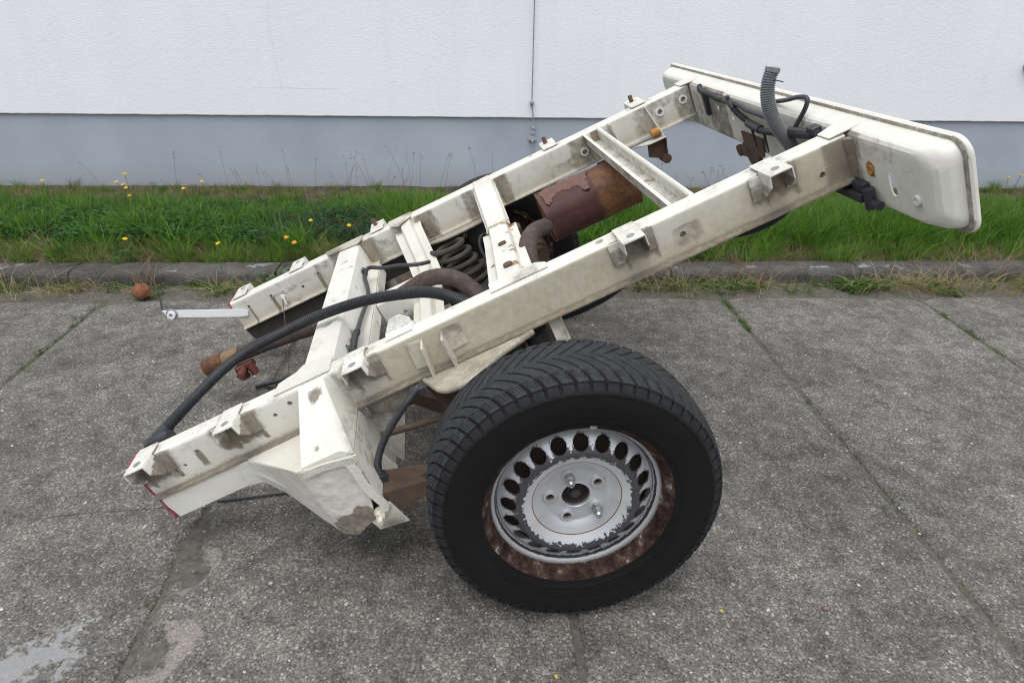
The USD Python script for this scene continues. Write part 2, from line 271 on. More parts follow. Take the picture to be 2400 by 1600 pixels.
def concrete(name, dark, mid, light, sc=1.0):
    return mat(name, {'g': GEO, 'am': ('attribute', {'attribute': 'moss'}), 'al': ('attribute', {'attribute': 'pale'}), 'as': ('attribute', {'attribute': 'scar'}), 'ak': ('attribute', {'attribute': 'pink'}), 'ks': ('math', {'math_type': 'add'}), 'km': ('map_range', {'range_type': 'smoothstep', 'from_min': 0.40, 'from_max': 0.62, 'to_max': 0.66, 'clamp': True}), 'kc': ('rgb_ramp', {'ramp': [(0.35, (0.17, 0.15, 0.13)), (0.65, (0.35, 0.315, 0.285))]}), 'mixk': ('mix_color', {}), 'nc': ('noise_texture', {'scale': 13, 'detail': 6, 'roughness': 0.72, 'distortion': 0.4}), 'clump': ('rgb_ramp', {'ramp': [(0.36, (0.60, 0.59, 0.57)), (0.5, (0.98, 0.98, 0.97)), (0.62, (1.32, 1.31, 1.29))]}), 'mulc': ('mix_color', {'blend_type': 'multiply', 'fac': 0.85, 'use_clamp': False}),
        'v1': ('voronoi_texture', {'scale': 125 * sc}), 'v2': ('voronoi_texture', {'scale': 270 * sc}), 'bw1': ('separate_color', {}), 'bw2': ('separate_color', {}),
        'n': ('noise_texture', {'scale': 2.2, 'detail': 6, 'roughness': 0.65}), 'nf': ('noise_texture', {'scale': 160, 'detail': 4, 'roughness': 0.7}), 'nm': ('noise_texture', {'scale': 38, 'detail': 4, 'roughness': 0.6}),
        'r1': ('rgb_ramp', {'ramp': [(0.0, dark), (0.4, mid), (0.70, tuple(np.array(mid) * 1.35)), (0.93, tuple(np.array(light) * 0.62)), (1.0, light)]}),
        'r2': ('rgb_ramp', {'ramp': [(0.0, tuple(np.array(dark) * 0.8)), (0.4, mid), (0.75, tuple(np.array(mid) * 1.25)), (1.0, light)]}),
        'mx': ('mix_color', {'fac': 0.5}),
        'cem': ('rgb_ramp', {'ramp': [(0.32, tuple(np.array(dark) * 0.55)), (0.68, tuple(np.array(mid) * 1.5))]}), 'd1': ('map_range', {'from_min': 0.40, 'from_max': 0.58, 'clamp': True}), 'mxc': ('mix_color', {}),
        'nb': ('noise_texture', {'scale': 0.75, 'detail': 7, 'roughness': 0.7, 'distortion': 0.6}), 'nbm': ('mix_float', {'fac': 0.45}), 'tone': ('rgb_ramp', {'ramp': [(0.34, (0.62, 0.60, 0.57)), (0.5, (0.95, 0.94, 0.92)), (0.66, (1.30, 1.28, 1.26))]}), 'mul': ('mix_color', {'blend_type': 'multiply', 'fac': 1.0, 'use_clamp': False}),
        'pe': ('math', {'math_type': 'multiply_add', 'value2': 1.2, 'value3': -0.6}), 'ps': ('math', {'math_type': 'add'}), 'pm': ('map_range', {'range_type': 'smoothstep', 'from_min': 0.42, 'from_max': 0.58, 'to_max': 0.75, 'clamp': True}), 'mixp': ('mix_color', {'b': (0.275, 0.277, 0.280)}),
        'scs': ('math', {'math_type': 'add'}), 'scm': ('map_range', {'range_type': 'smoothstep', 'from_min': 0.40, 'from_max': 0.62, 'to_max': 0.58, 'clamp': True}), 'scc': ('rgb_ramp', {'ramp': [(0.35, (0.075, 0.068, 0.056)), (0.65, (0.19, 0.165, 0.135))]}), 'mixsc': ('mix_color', {}),
        'ms': ('math', {'math_type': 'add'}), 'mm': ('map_range', {'range_type': 'smoothstep', 'from_min': 0.4, 'from_max': 0.65, 'to_max': 0.85, 'clamp': True}), 'mc': ('rgb_ramp', {'ramp': [(0.35, (0.045, 0.040, 0.022)), (0.65, (0.10, 0.11, 0.03))]}), 'mixm': ('mix_color', {}),
        'hs': ('math', {'math_type': 'multiply_add', 'value2': -0.7, 'value3': 0.5}), 'hsum': ('math', {'math_type': 'add'}), 'bu': ('bump', {'strength': 0.75, 'distance': 0.004}), 'p': ('principled_bsdf', {'roughness': 0.85, 'specular_ior_level': 0.3})},
        [('g.position', a + '.vector') for a in ('v1', 'v2', 'n', 'nf', 'nm', 'nb', 'nc')] + [('v1.color', 'bw1.color'), ('v2.color', 'bw2.color'), ('bw1.r', 'r1.fac'), ('bw2.r', 'r2.fac'), ('r1.color', 'mx.a'), ('r2.color', 'mx.b'),
         ('v1.distance', 'd1.value'), ('d1.result', 'mxc.fac'), ('mx.result', 'mxc.a'), ('nf.fac', 'cem.fac'), ('cem.color', 'mxc.b'), ('n.fac', 'nbm.a'), ('nb.fac', 'nbm.b'), ('nbm.result', 'tone.fac'), ('mxc.result', 'mul.a'), ('tone.color', 'mul.b'),
         ('nm.fac', 'pe.value1'), ('al.fac', 'ps.value1'), ('pe.value', 'ps.value2'), ('ps.value', 'pm.value'), ('nc.fac', 'clump.fac'), ('mul.result', 'mulc.a'), ('clump.color', 'mulc.b'), ('mulc.result', 'mixp.a'), ('ak.fac', 'ks.value1'), ('pe.value', 'ks.value2'), ('ks.value', 'km.value'), ('nf.fac', 'kc.fac'), ('mixp.result', 'mixk.a'), ('kc.color', 'mixk.b'), ('km.result', 'mixk.fac'), ('pm.result', 'mixp.fac'),
         ('as.fac', 'scs.value1'), ('pe.value', 'scs.value2'), ('scs.value', 'scm.value'), ('nf.fac', 'scc.fac'), ('mixk.result', 'mixsc.a'), ('scc.color', 'mixsc.b'), ('scm.result', 'mixsc.fac'),
         ('am.fac', 'ms.value1'), ('pe.value', 'ms.value2'), ('ms.value', 'mm.value'), ('nf.fac', 'mc.fac'), ('mixsc.result', 'mixm.a'), ('mc.color', 'mixm.b'), ('mm.result', 'mixm.fac'),
         ('mixm.result', 'p.base_color'), ('v1.distance', 'hs.value1'), ('hs.value', 'hsum.value1'), ('nf.fac', 'hsum.value2'), ('hsum.value', 'bu.height'), ('bu.normal', 'p.normal')])
M['concrete'] = concrete('exposed_aggregate_concrete', (0.043, 0.0408, 0.0375), (0.140, 0.132, 0.121), (0.47, 0.45, 0.415))
M['kerb'] = concrete('old_kerb_concrete', (0.036, 0.035, 0.033), (0.078, 0.074, 0.070), (0.22, 0.21, 0.20), sc=1.6)
M['joint'] = plain('joint_dirt', (0.085, 0.077, 0.062), 0.95, var=0.45, scale=60, bump=0.9, bscale=160)
M['soil'] = plain('soil', (0.050, 0.043, 0.031), 0.95, var=0.5, scale=40, bump=0.9, bscale=120)
M['pebble'] = mat('pale_pebble', {'o': ('object_info', {}), 'r': ('rgb_ramp', {'ramp': [(0.0, (0.12, 0.115, 0.105)), (0.5, (0.26, 0.25, 0.23)), (0.85, (0.42, 0.40, 0.37)), (1.0, (0.55, 0.53, 0.50))]}), 'p': ('principled_bsdf', {'roughness': 0.75})}, [('o.random', 'r.fac'), ('r.color', 'p.base_color')])

# ------------------------------------------------------------------ the place: ground, pavement, kerb, wall
YK, KERBW, KERBH, YWALL = 3.325, 0.155, 0.072, 5.0
soil = struct('ground', 'bare soil under the paving and the grass')
xs, ys = [-300, 300], [-300, YWALL + 300]
obj('soil_base', trimesh.Trimesh([[-300, -300, -0.045], [300, -300, -0.045], [300, 300, -0.045], [-300, 300, -0.045]], [[0, 1, 2], [0, 2, 3]], process=False), M['soil'], soil, smooth=False)

def grid(xs, ys, zf):
    X, Y = np.meshgrid(xs, ys, indexing='ij'); V = np.stack([X.ravel(), Y.ravel(), zf(X, Y).ravel()], 1); ny = len(ys)
    i, j = np.meshgrid(np.arange(len(xs) - 1), np.arange(ny - 1), indexing='ij'); q = np.stack([i * ny + j, (i + 1) * ny + j, (i + 1) * ny + j + 1, i * ny + j + 1], -1).reshape(-1, 4)
    return trimesh.Trimesh(V, np.vstack([q[:, [0, 1, 2]], q[:, [0, 2, 3]]]), process=False)
JX0, JDX = -1.823, 1.0256
def nz(x, y, s, seed=0, o=3): return fbm(np.stack([np.asarray(x) * s, np.asarray(y) * s, np.zeros_like(np.asarray(x) * 1.0) + seed * 7.3], -1), o, seed)
def poly_mask(w, pts, soft):
    import shapely
    g = Polygon(pts); P = shapely.points(w[:, 0], w[:, 1]); d = shapely.distance(g, P); ins = shapely.contains(g, P); db = shapely.distance(g.exterior, P)
    return np.where(ins, sstep(-0.0, soft, db) * 0.5 + 0.5, 0.5 - 0.5 * sstep(0, soft, d))
pavement = struct('pavement', 'yard of worn exposed-aggregate concrete slabs')
PALE = [(-1.18, 1.05), (-1.104, 1.087), (-1.057, 1.111), (-1.0, 1.143), (-0.936, 1.205), (-0.919, 1.192), (-0.959, 1.138), (-0.907, 1.091), (-0.911, 1.034), (-0.949, 1.07), (-0.998, 1.051), (-1.014, 1.017), (-1.054, 0.98), (-1.15, 0.96)]
SCARS = [[(-0.829, 1.465), (-0.803, 1.52), (-0.776, 1.579), (-0.732, 1.484), (-0.76, 1.441), (-0.712, 1.357), (-0.724, 1.3), (-0.766, 1.283), (-0.806, 1.37)], [(-0.788, 1.116), (-0.736, 1.138), (-0.72, 1.114), (-0.719, 1.048), (-0.768, 1.036), (-0.787, 1.05)]]
PINKS = [[(-0.769, 1.185), (-0.660, 1.175), (-0.655, 1.112), (-0.675, 1.035), (-0.728, 0.99), (-0.785, 1.0), (-0.762, 1.035), (-0.719, 1.048), (-0.717, 1.114), (-0.738, 1.142)], [(-0.790, 1.46), (-0.70, 1.42), (-0.685, 1.318), (-0.742, 1.255), (-0.770, 1.270), (-0.724, 1.3), (-0.712, 1.357), (-0.745, 1.42)]]
def scar(w):
    out = np.zeros(len(w))
    for s in SCARS: out = np.maximum(out, poly_mask(w, s, 0.035))
    return out
def pinks(w): return np.maximum(*[poly_mask(w, s, 0.03) for s in PINKS])
def slab(i, y0, y1, res):
    x0, x1 = JX0 + JDX * i, JX0 + JDX * (i + 1); gap = 0.0045
    nx, ny = int((x1 - x0) / res), int((y1 - y0) / res)
    e = lambda n: np.r_[0, 0.003, 0.009, np.linspace(0.02, 0.98, n) , 0.991, 0.997, 1]
    S, T = e(nx), e(ny)
    def pos(X, Y): return X, Y
    gx, gy = np.meshgrid(S, T, indexing='ij')
    ex0 = gap + 0.012 * np.maximum(nz(gy * (y1 - y0), gx * 0, 5, i + 31) - 0.5, 0) * 2 + 0.03 * np.maximum(nz(gy * (y1 - y0), gx * 0, 2.0, i + 3) - 0.62, 0) * 3
    ex1 = gap + 0.012 * np.maximum(nz(gy * (y1 - y0), gx * 0 + 9, 5, i + 57) - 0.5, 0) * 2
    ey1 = 0.05 * nz(gx * 1.02 + i * 5.3, gy * 0, 4, 11) + 0.10 * np.maximum(0, np.abs(gx - 0.5) * 2 - 0.82) * 5 * nz(gx * 1.02 + i * 7, gy * 0, 3, 5)
    X = x0 + ex0 + gx * (x1 - x0 - ex0 - ex1); Y = y0 + 0.004 + gy * (y1 - y0 - 0.004 - ey1 * (y1 > 3))
    dx = np.minimum(X - (x0 + ex0), x1 - ex1 - X); dy = np.minimum(Y - y0, (y1 - ey1 * (y1 > 3)) - Y); d = np.minimum(dx, dy)
    Z = -0.019 * (1 - np.sqrt(np.clip(d / 0.012, 0, 1))) + 0.003 * (nz(X, Y, 6, 2) - 0.5) + 0.002 * (nz(X, Y, 25, 8, 2) - 0.5)
    w = np.stack([X.ravel(), Y.ravel()], 1)
    Z -= 0.014 * (sstep(0.35, 0.65, scar(w) + (nz(w[:, 0], w[:, 1], 30, 4) - 0.5) * 0.6)).reshape(Z.shape) if i in (0, 1) else 0
    Z -= 0.03 * np.exp(-((dy) / 0.05) ** 2) * (y1 > 3) * nz(X, Y, 7, 9) * (Y > 2.5)
    nyv = len(T); V = np.stack([X.ravel(), Y.ravel(), Z.ravel()], 1)
    a, b = np.meshgrid(np.arange(len(S) - 1), np.arange(nyv - 1), indexing='ij'); q = np.stack([a * nyv + b, (a + 1) * nyv + b, (a + 1) * nyv + b + 1, a * nyv + b + 1], -1).reshape(-1, 4)
    m = trimesh.Trimesh(V, np.vstack([q[:, [0, 1, 2]], q[:, [0, 2, 3]]]), process=False)
    def moss(v):
        d = np.minimum(v[:, 0] - x0, x1 - v[:, 0]); far = v[:, 1] > 2
        side = sstep(0.04, 0.0, d) * (0.15 + 0.55 * nz(v[:, 0] * 0, v[:, 1], 3, i + 70))
        end = (sstep(3.05, 3.2, v[:, 1])) * (0.2 + 0.5 * nz(v[:, 0], v[:, 1], 6, 21))
        return np.maximum(side, end)
    def scars(v):
        d = np.minimum(v[:, 0] - x0, x1 - v[:, 0])
        s = scar(v) * 0.9 if i in (0, 1) else np.zeros(len(v))
        return np.maximum(s, sstep(0.055, 0.01, d + 0.04 * (nz(v[:, 0], v[:, 1], 7, 45) - 0.5)) * 0.80 * nz(v[:, 0], v[:, 1], 4, 44))
    obj('concrete_slab', m, M['concrete'], pavement, smooth=60, attrs={'pink': (lambda v: pinks(v) * 0.95) if i in (0, 1) else (lambda v: v[:, 0] * 0), 'moss': moss, 'scar': scars, 'pale': (lambda v: poly_mask(v, PALE, 0.06) * 0.95) if i in (0, 1) else (lambda v: sstep(2.7, 3.15, v[:, 1]) * 0.45 * nz(v[:, 0], v[:, 1], 3, 17))})
for i in range(-2, 6): slab(i, 0.30, 3.20, 0.016 if 0 <= i <= 3 else 0.03)
for i in range(-2, 6): slab(i, -2.6, 0.30, 0.10)
M['gcrack'] = plain('pavement_crack', (0.03, 0.028, 0.024), 0.95)
def ground_ribbon(P, w):
    P = np.asarray(P, float); Q = spline(np.c_[P, np.zeros(len(P))], 0.012)[:, :2]; Q = Q + 0.006 * (np.c_[nz(Q[:, 0], Q[:, 1], 30, 2), nz(Q[:, 0], Q[:, 1], 30, 3)] - 0.5)
    T = np.gradient(Q, axis=0); T /= np.linalg.norm(T, axis=1)[:, None]; N = np.c_[-T[:, 1], T[:, 0]]; ww = w * (0.3 + 1.2 * nz(Q[:, 0], Q[:, 1], 14, 9))[:, None]; n = len(Q); z = 0.0022 + 0.003 * (nz(Q[:, 0], Q[:, 1], 6, 2) - 0.5)
    V = np.vstack([np.c_[Q - N * ww, z], np.c_[Q + N * ww, z]]); F = []
    for k in range(n - 1): F += [[k, k + 1, n + k + 1], [k, n + k + 1, n + k]]
    return trimesh.Trimesh(V, F, process=False)
obj('crack', ground_ribbon([(-1.31, 1.545), (-1.20, 1.565), (-1.08, 1.58), (-0.97, 1.585), (-0.885, 1.60), (-0.83, 1.59)], 0.0008), M['gcrack'], pavement, smooth=False)
obj('joint_filling', grid(np.linspace(-4.2, 4.4, 300), np.linspace(-2.6, 3.34, 150), lambda X, Y: -0.010 + 0.008 * (nz(X, Y, 12, 61) - 0.5) + 0.010 * sstep(3.1, 3.25, Y)), M['joint'], pavement, smooth=40)

kerb = struct('kerb', 'low row of weathered grey concrete kerb stones in front of the grass')
def kerb_profile():
    t = np.linspace(0, np.pi / 2, 7); R = 0.035
    arc = [(R - R * math.cos(a), KERBH - R + R * math.sin(a)) for a in t]
    return np.array([(0.004, -0.05)] + [(0.0, z) for z in (0.0, 0.015)] + [(0.012 * 0 + x, z) for x, z in arc] + [(x, KERBH) for x in (0.06, 0.09, 0.12, KERBW - 0.01)] + [(KERBW, KERBH - 0.01), (KERBW, -0.05)])
KP = kerb_profile()
for k in range(-3, 6):
    x0 = -2.085 + 1.04 * k; xs = np.r_[0.004, 0.010, np.linspace(0.02, 1.02, 52), 1.030, 1.036]; nk = len(KP); V = []
    jit = (rng.random() - 0.5) * 0.008; tz = (rng.random() - 0.5) * 0.006
    for x in xs:
        e = min(x - 0.004, 1.036 - x); sh = 0.004 * math.exp(-(e / 0.006))
        p = KP.copy(); c = np.array([0.07, 0.02]); p = c + (p - c) * (1 - sh * 8)
        d = (fbm(np.stack([np.full(nk, (x0 + x) * 14), p[:, 0] * 30, p[:, 1] * 30], -1), 3, 5) - 0.5) * 0.012
        V.append(np.stack([np.full(nk, x0 + x), YK + jit + p[:, 0] + d * 0.6, p[:, 1] + tz + d * 0.5], 1))
    V = np.array(V); n0 = len(xs); a, b = np.meshgrid(np.arange(n0 - 1), np.arange(nk - 1), indexing='ij'); q = np.stack([a * nk + b, (a + 1) * nk + b, (a + 1) * nk + b + 1, a * nk + b + 1], -1).reshape(-1, 4)
    F = np.vstack([q[:, [0, 1, 2]], q[:, [0, 2, 3]]]); V = V.reshape(-1, 3); caps = []
    for r, fl in ((0, 1), (n0 - 1, -1)):
        for b in range(1, nk - 1): caps.append([r * nk, r * nk + b, r * nk + b + 1][::fl])
    obj('kerb_stone', trimesh.Trimesh(V, np.vstack([F, caps]), process=False), M['kerb'], kerb, smooth=50,
        attrs={'moss': lambda v: sstep(0.02, 0.0, v[:, 2]) * 0.5, 'scar': lambda v: v[:, 0] * 0, 'pale': lambda v: sstep(0.62, 0.85, fbm(v * [16, 26, 26], 3, 77)) * 0.55 * sstep(0.02, 0.05, v[:, 2]) + sstep(0.05, 0.075, v[:, 2]) * 0.22})
verge = struct('verge_soil', 'soil bed of the grass strip between kerb and wall')
def verge_z(X, Y): return 0.055 + 0.05 * sstep(3.5, 4.9, Y) + 0.03 * (nz(X, Y, 3, 12) - 0.5)
obj('soil_bed', grid(np.linspace(-6, 7, 130), np.linspace(YK + KERBW - 0.005, YWALL + 0.05, 24), verge_z), M['soil'], verge, smooth=True)

# building
M['plaster'] = mat('white_plaster', {'g': GEO, 'mp': ('mapping', {'scale': (0.7, 1, 1.25)}), 'n': ('noise_texture', {'scale': 42, 'detail': 5, 'roughness': 0.62}), 'sm': ('mapping', {'scale': (9, 1, 0.35)}), 'sn': ('noise_texture', {'scale': 1.0, 'detail': 5, 'roughness': 0.65}), 'sr': ('rgb_ramp', {'ramp': [(0.30, (0.975, 0.972, 0.965)), (0.55, (1, 1, 1))]}), 'sx': ('mix_color', {'blend_type': 'multiply', 'fac': 1.0}), 'l': ('noise_texture', {'scale': 1.3, 'detail': 4}), 'v': ('voronoi_texture', {'scale': 120}),
    'r': ('rgb_ramp', {'ramp': [(0.3, (0.79, 0.795, 0.812)), (0.7, (0.83, 0.835, 0.852))]}), 'h': ('math', {'math_type': 'multiply_add', 'value2': 0.4}), 'bu': ('bump', {'strength': 0.24, 'distance': 0.005}), 'p': ('principled_bsdf', {'roughness': 0.9, 'specular_ior_level': 0.2})},
    [('g.position', 'mp.vector'), ('mp.vector', 'n.vector'), ('g.position', 'l.vector'), ('mp.vector', 'v.vector'), ('g.position', 'sm.vector'), ('sm.vector', 'sn.vector'), ('sn.fac', 'sr.fac'), ('r.color', 'sx.a'), ('sr.color', 'sx.b'), ('l.fac', 'r.fac'), ('sx.result', 'p.base_color'), ('v.distance', 'h.value1'), ('n.fac', 'h.value3'), ('h.value', 'bu.height'), ('bu.normal', 'p.normal')])
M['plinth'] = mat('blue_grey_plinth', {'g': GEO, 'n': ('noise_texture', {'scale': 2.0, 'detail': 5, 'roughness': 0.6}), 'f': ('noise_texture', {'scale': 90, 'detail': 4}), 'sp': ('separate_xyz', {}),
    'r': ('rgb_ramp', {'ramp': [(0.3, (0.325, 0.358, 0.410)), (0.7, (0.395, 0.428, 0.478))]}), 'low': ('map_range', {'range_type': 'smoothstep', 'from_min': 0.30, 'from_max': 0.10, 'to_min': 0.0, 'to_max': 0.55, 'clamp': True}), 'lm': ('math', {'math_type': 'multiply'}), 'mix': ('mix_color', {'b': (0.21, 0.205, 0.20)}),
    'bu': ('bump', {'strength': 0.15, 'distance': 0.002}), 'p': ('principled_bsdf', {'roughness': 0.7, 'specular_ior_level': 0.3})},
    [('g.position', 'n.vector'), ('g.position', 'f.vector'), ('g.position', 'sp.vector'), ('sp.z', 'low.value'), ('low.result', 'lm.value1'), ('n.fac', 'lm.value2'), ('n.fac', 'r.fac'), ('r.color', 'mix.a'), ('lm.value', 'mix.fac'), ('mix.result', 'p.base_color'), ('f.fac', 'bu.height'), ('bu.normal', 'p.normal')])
bld = thing('building', 'long white rendered building wall with blue-grey plinth behind the grass', 'building', (0, YWALL, 0))
ZP = 0.600
def wall_box(x0, x1, y0, y1, z0, z1): return trimesh.creation.box(bounds=[[x0, y0, z0], [x1, y1, z1]])
px_ = np.linspace(-9, 10, 900)
wob = 0.004 * (nz(px_, px_ * 0, 9, 3) - 0.5) + 0.0035 * (nz(px_, px_ * 0, 60, 4) - 0.5)
yb = YWALL - 0.016; Vw = []
prof_y = [YWALL + 0.3, yb + 0.004, yb, yb, YWALL + 0.3]
for x, w_ in zip(px_, wob): Vw += [[x, prof_y[0], ZP + w_], [x, prof_y[1], ZP + w_], [x, prof_y[2], ZP + w_ + 0.005], [x, prof_y[3], 5.2], [x, prof_y[4], 5.2]]
Vw = np.array(Vw); a, b = np.meshgrid(np.arange(len(px_) - 1), np.arange(4), indexing='ij'); q = np.stack([a * 5 + b, a * 5 + b + 1, (a + 1) * 5 + b + 1, (a + 1) * 5 + b], -1).reshape(-1, 4)
wallm = trimesh.Trimesh(Vw, np.vstack([q[:, [0, 2, 1]], q[:, [0, 3, 2]]]), process=False)
obj('plaster_wall', wallm, M['plaster'], bld, smooth=25)
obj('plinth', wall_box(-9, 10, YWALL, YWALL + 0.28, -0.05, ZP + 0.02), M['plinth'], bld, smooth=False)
M['crack'] = plain('hairline_crack', (0.735, 0.74, 0.75), 0.9, var=0.1)
def crack(pts):
    P = np.array([[x, yb - 0.0006, z] for x, z in pts]); w = 0.0016
    V = np.vstack([P + [-w, 0, -w * 0.6], P + [w, 0, w * 0.6]]); n = len(P)
    F = []
    for k in range(n - 1): F += [[k, n + k, n + k + 1], [k, n + k + 1, k + 1]]
    return trimesh.Trimesh(V, F, process=False)
obj('hairline_crack', crack([(-1.335, 1.35), (-1.35, 1.28), (-1.365, 1.20), (-1.36, 1.12), (-1.345, 1.02), (-1.345, 0.93), (-1.33, 0.86), (-1.33, 0.785)]), M['crack'], bld, smooth=False)
obj('hairline_crack', crack([(-1.53, 0.787), (-1.33, 0.784), (-1.12, 0.783), (-0.95, 0.781)]), M['crack'], bld, smooth=False)

# lightning conductor
M['zinc'] = plain('weathered_zinc', (0.30, 0.31, 0.32), 0.5, metal=0.4, var=0.3, scale=60)
M['zincgrey'] = plain('painted_zinc', (0.36, 0.38, 0.42), 0.6, var=0.25, scale=60)
lc = thing('lightning_conductor', 'thin grey lightning conductor rod clamped down the white wall into the grass', 'conductor', (0.392, yb, 0.1))
obj('rod', tube([(0.398, yb - 0.018, 5.2), (0.391, yb - 0.018, 1.35), (0.392, yb - 0.018, 0.70), (0.4, yb - 0.017, 0.64)], 0.0042, 8), M['zinc'], lc)
obj('lower_rod', tube([(0.4, yb - 0.017, 0.645), (0.406, yb - 0.010, 0.60), (0.408, YWALL - 0.010, 0.55), (0.404, YWALL - 0.010, 0.45), (0.405, YWALL - 0.010, 0.08)], 0.0045, 8), M['zincgrey'], lc)
obj('clamp', hull([(0.392 + a * 0.012, yb - y, 0.703 + c * 0.013) for a in (-1, 1) for y in (0, 0.03) for c in (-1, 1)] + [(0.392, yb - 0.036, 0.703)]), M['zinc'], lc)
obj('clamp', cat([hull([(0.404 + a * 0.028, YWALL - y, 0.453 + c * 0.009) for a in (-1, 1) for y in (0.002, 0.016) for c in (-1, 1)]), hull([(0.404 + a * 0.009, YWALL - y, 0.453 + c * 0.018) for a in (-1, 1) for y in (0.002, 0.024) for c in (-1, 1)])]), M['zincgrey'], lc)
for z in (0.535, 0.500): obj('clamp_bolt', hull([(0.407 + a * 0.011, YWALL - y, z + c * 0.009) for a in (-1, 1) for y in (0.002, 0.02) for c in (-1, 1)]), M['zincgrey'], lc)
wl = thing('wall_fitting', 'round grey wall fitting on the white wall at the right edge', 'wall fitting', (3.93, yb, 0.985))
t = np.linspace(0, 2 * np.pi, 25)[:-1]
obj('base_plate', hull([(3.93 + r * math.cos(a), yb - y, 0.987 + r * math.sin(a)) for a in t for r, y in ((0.04, 0), (0.04, 0.02))]), M['zinc'], wl)
obj('cap', hull([(3.93 + r * math.cos(a), yb - y, 0.987 + r * math.sin(a)) for a in t for r, y in ((0.031, 0.021), (0.028, 0.05), (0.015, 0.06))]), M['zincgrey'], wl)

# ------------------------------------------------------------------ the cut-off truck chassis
NT, NB, TW, V0, V1 = 0.394, 0.282, 0.0675, 0.3606, 1.402      # deck level, lower flange, rail width, near web, far inner web
VC = (V0 + V1 + TW) / 2                                       # centre line between the rails
U0, U1 = -1.03, 0.915
ch = thing('truck_chassis', 'cut-off rear end of a white truck chassis on two wheels, tipped forward onto the concrete', 'truck chassis', (XW, YW + 0.1, 0.0))
BR = [-0.983, -0.730, -0.373, 0.366, 0.728]                   # mounting brackets
def n1(w, s, seed=0, o=4): return fbm(np.asarray(w) * s, o, seed)
def grime(w):
    """where grime sits on the frame: round the brackets with drips below, brown bands beside the crossmembers, along the lower flange"""
    f = FC(w); u, v, n = f.T; d = np.zeros(len(u)); nn = n1(w, 16, 3); fine = n1(w, 60, 8, 3)
    near = v < 0.9
    side = np.where(near, V0 - 0.004 < v, v > V1 - 0.004) & (n < NT - 0.004)
    webn = near & (v < V0 + 0.012) & (n < NT - 0.006)
    # general film on the near web, tan in the middle
    film = 0.14 * sstep(-0.42, -0.22, u) * (1 - 0.55 * sstep(0.30, 0.48, u)) * (0.55 + 0.9 * nn) + 0.10
    streak = sstep(0.50, 0.72, fbm(np.stack([u * 34, u * 0 + 3.3, n * 5], -1), 4, 19)) * (0.35 + 0.5 * sstep(NT - 0.02, NB + 0.02, n))
    smear = 0.55 * sstep(0.52, 0.68, fbm(np.stack([u * 5, v * 0, n * 16], -1), 4, 29)) * (0.4 + 0.9 * fine)
    d = np.where(webn, np.maximum(film, 0.75 * np.maximum(streak * 0.8, smear)), d)
    d = np.where(webn, np.maximum(np.maximum(d, 0.62 * sstep(NB + 0.034, NB + 0.004, n) * (0.6 + 0.6 * nn)), 0.85 * sstep(NB + 0.010, NB + 0.003, n)), d)
    for b in BR:
        k = np.abs(u - b)
        halo = sstep(0.100, 0.040, k + 0.06 * (nn - 0.5)) * sstep(0.292, 0.335, n + 0.04 * (fine - 0.5))
        drip = sum(sstep(0.009, 0.003, np.abs(u - b - o - (NT - n) * 0.10)) * sstep(lo, lo + 0.012, n) for o, lo in ((-0.030, 0.30), (0.045, 0.295), (0.018, 0.318)))
        amt = 1.05 if b < -0.5 else 0.72
        d = np.maximum(d, np.where((n < NT - 0.003) & (near | (v > V1 + TW - 0.01)), amt * np.maximum(halo * (0.55 + 0.7 * nn), drip), 0.62 * sstep(0.075, 0.035, k + 0.04 * (nn - 0.5)) * np.where(near, v < V0 + 0.055, v > V1 + 0.012) * (0.5 + 0.6 * fine)))
    d = np.maximum(d, np.where(webn, 0.8 * sstep(0.016, 0.006, np.abs(u + 0.855)) * sstep(0.30, 0.31, n) * sstep(0.375, 0.345, n), 0))      # run below a hole
    # bands on the near web
    for a, b, s in ((-0.44, -0.40, .6), (0.86, 0.925, .75)): d = np.maximum(d, np.where(webn, s * sstep(a - 0.02, a, u) * sstep(b + 0.02, b, u) * (0.6 + 0.7 * nn), 0))
    # bands on the far inner web
    webf = (~near) & (v < V1 + 0.012) & (n < NT - 0.006)
    d = np.where(webf, np.maximum(d, np.maximum(0.22 + 0.22 * nn, 0.6 * np.maximum(sstep(0.50, 0.72, fbm(np.stack([u * 34, u * 0 + 1.3, n * 5], -1), 4, 49)), sstep(0.54, 0.7, fbm(np.stack([u * 5, v * 0, n * 16], -1), 4, 59)) * (0.4 + 0.9 * fine)))), d)
    for a, b, s in ((-0.585, -0.56, .85), (-0.445, -0.395, .85), (-0.215, -0.15, .85), (-0.02, 0.022, .8), (0.125, 0.165, .85), (0.43, 0.505, .8), (0.565, 0.585, .5), (0.69, 0.735, .7), (0.77, 0.80, .6), (0.86, 0.92, .8), (-1.05, -0.96, .5)):
        d = np.maximum(d, np.where(webf, s * (0.55 + 0.5 * fine) * sstep(a - 0.025, a + 0.006, u + 0.03 * (nn - 0.5)) * sstep(b + 0.025, b - 0.006, u + 0.03 * (fine - 0.5)), 0))
    for x in (-0.965, -0.865, -0.655): d = np.maximum(d, np.where(webf, 0.95 * sstep(0.008, 0.0045, np.abs(u - x)) * sstep(0.352, 0.345, n), 0))
    # lower flanges
    d = np.maximum(d, np.where(n < NB + 0.006, np.where(near, 0.46 + 0.3 * nn, 0.30 + 0.25 * nn), 0))
    # deck faces: a little film near the joints
    top = n > NT - 0.005
    d = np.maximum(d, np.where(top, 0.14 + 0.26 * sstep(0.42, 0.7, nn), 0))
    for a in (-0.60, -0.50, -0.43): d = np.maximum(d, np.where(top, 0.6 * sstep(0.05, 0.02, np.abs(u - a)) * (0.4 + 0.7 * nn), 0))
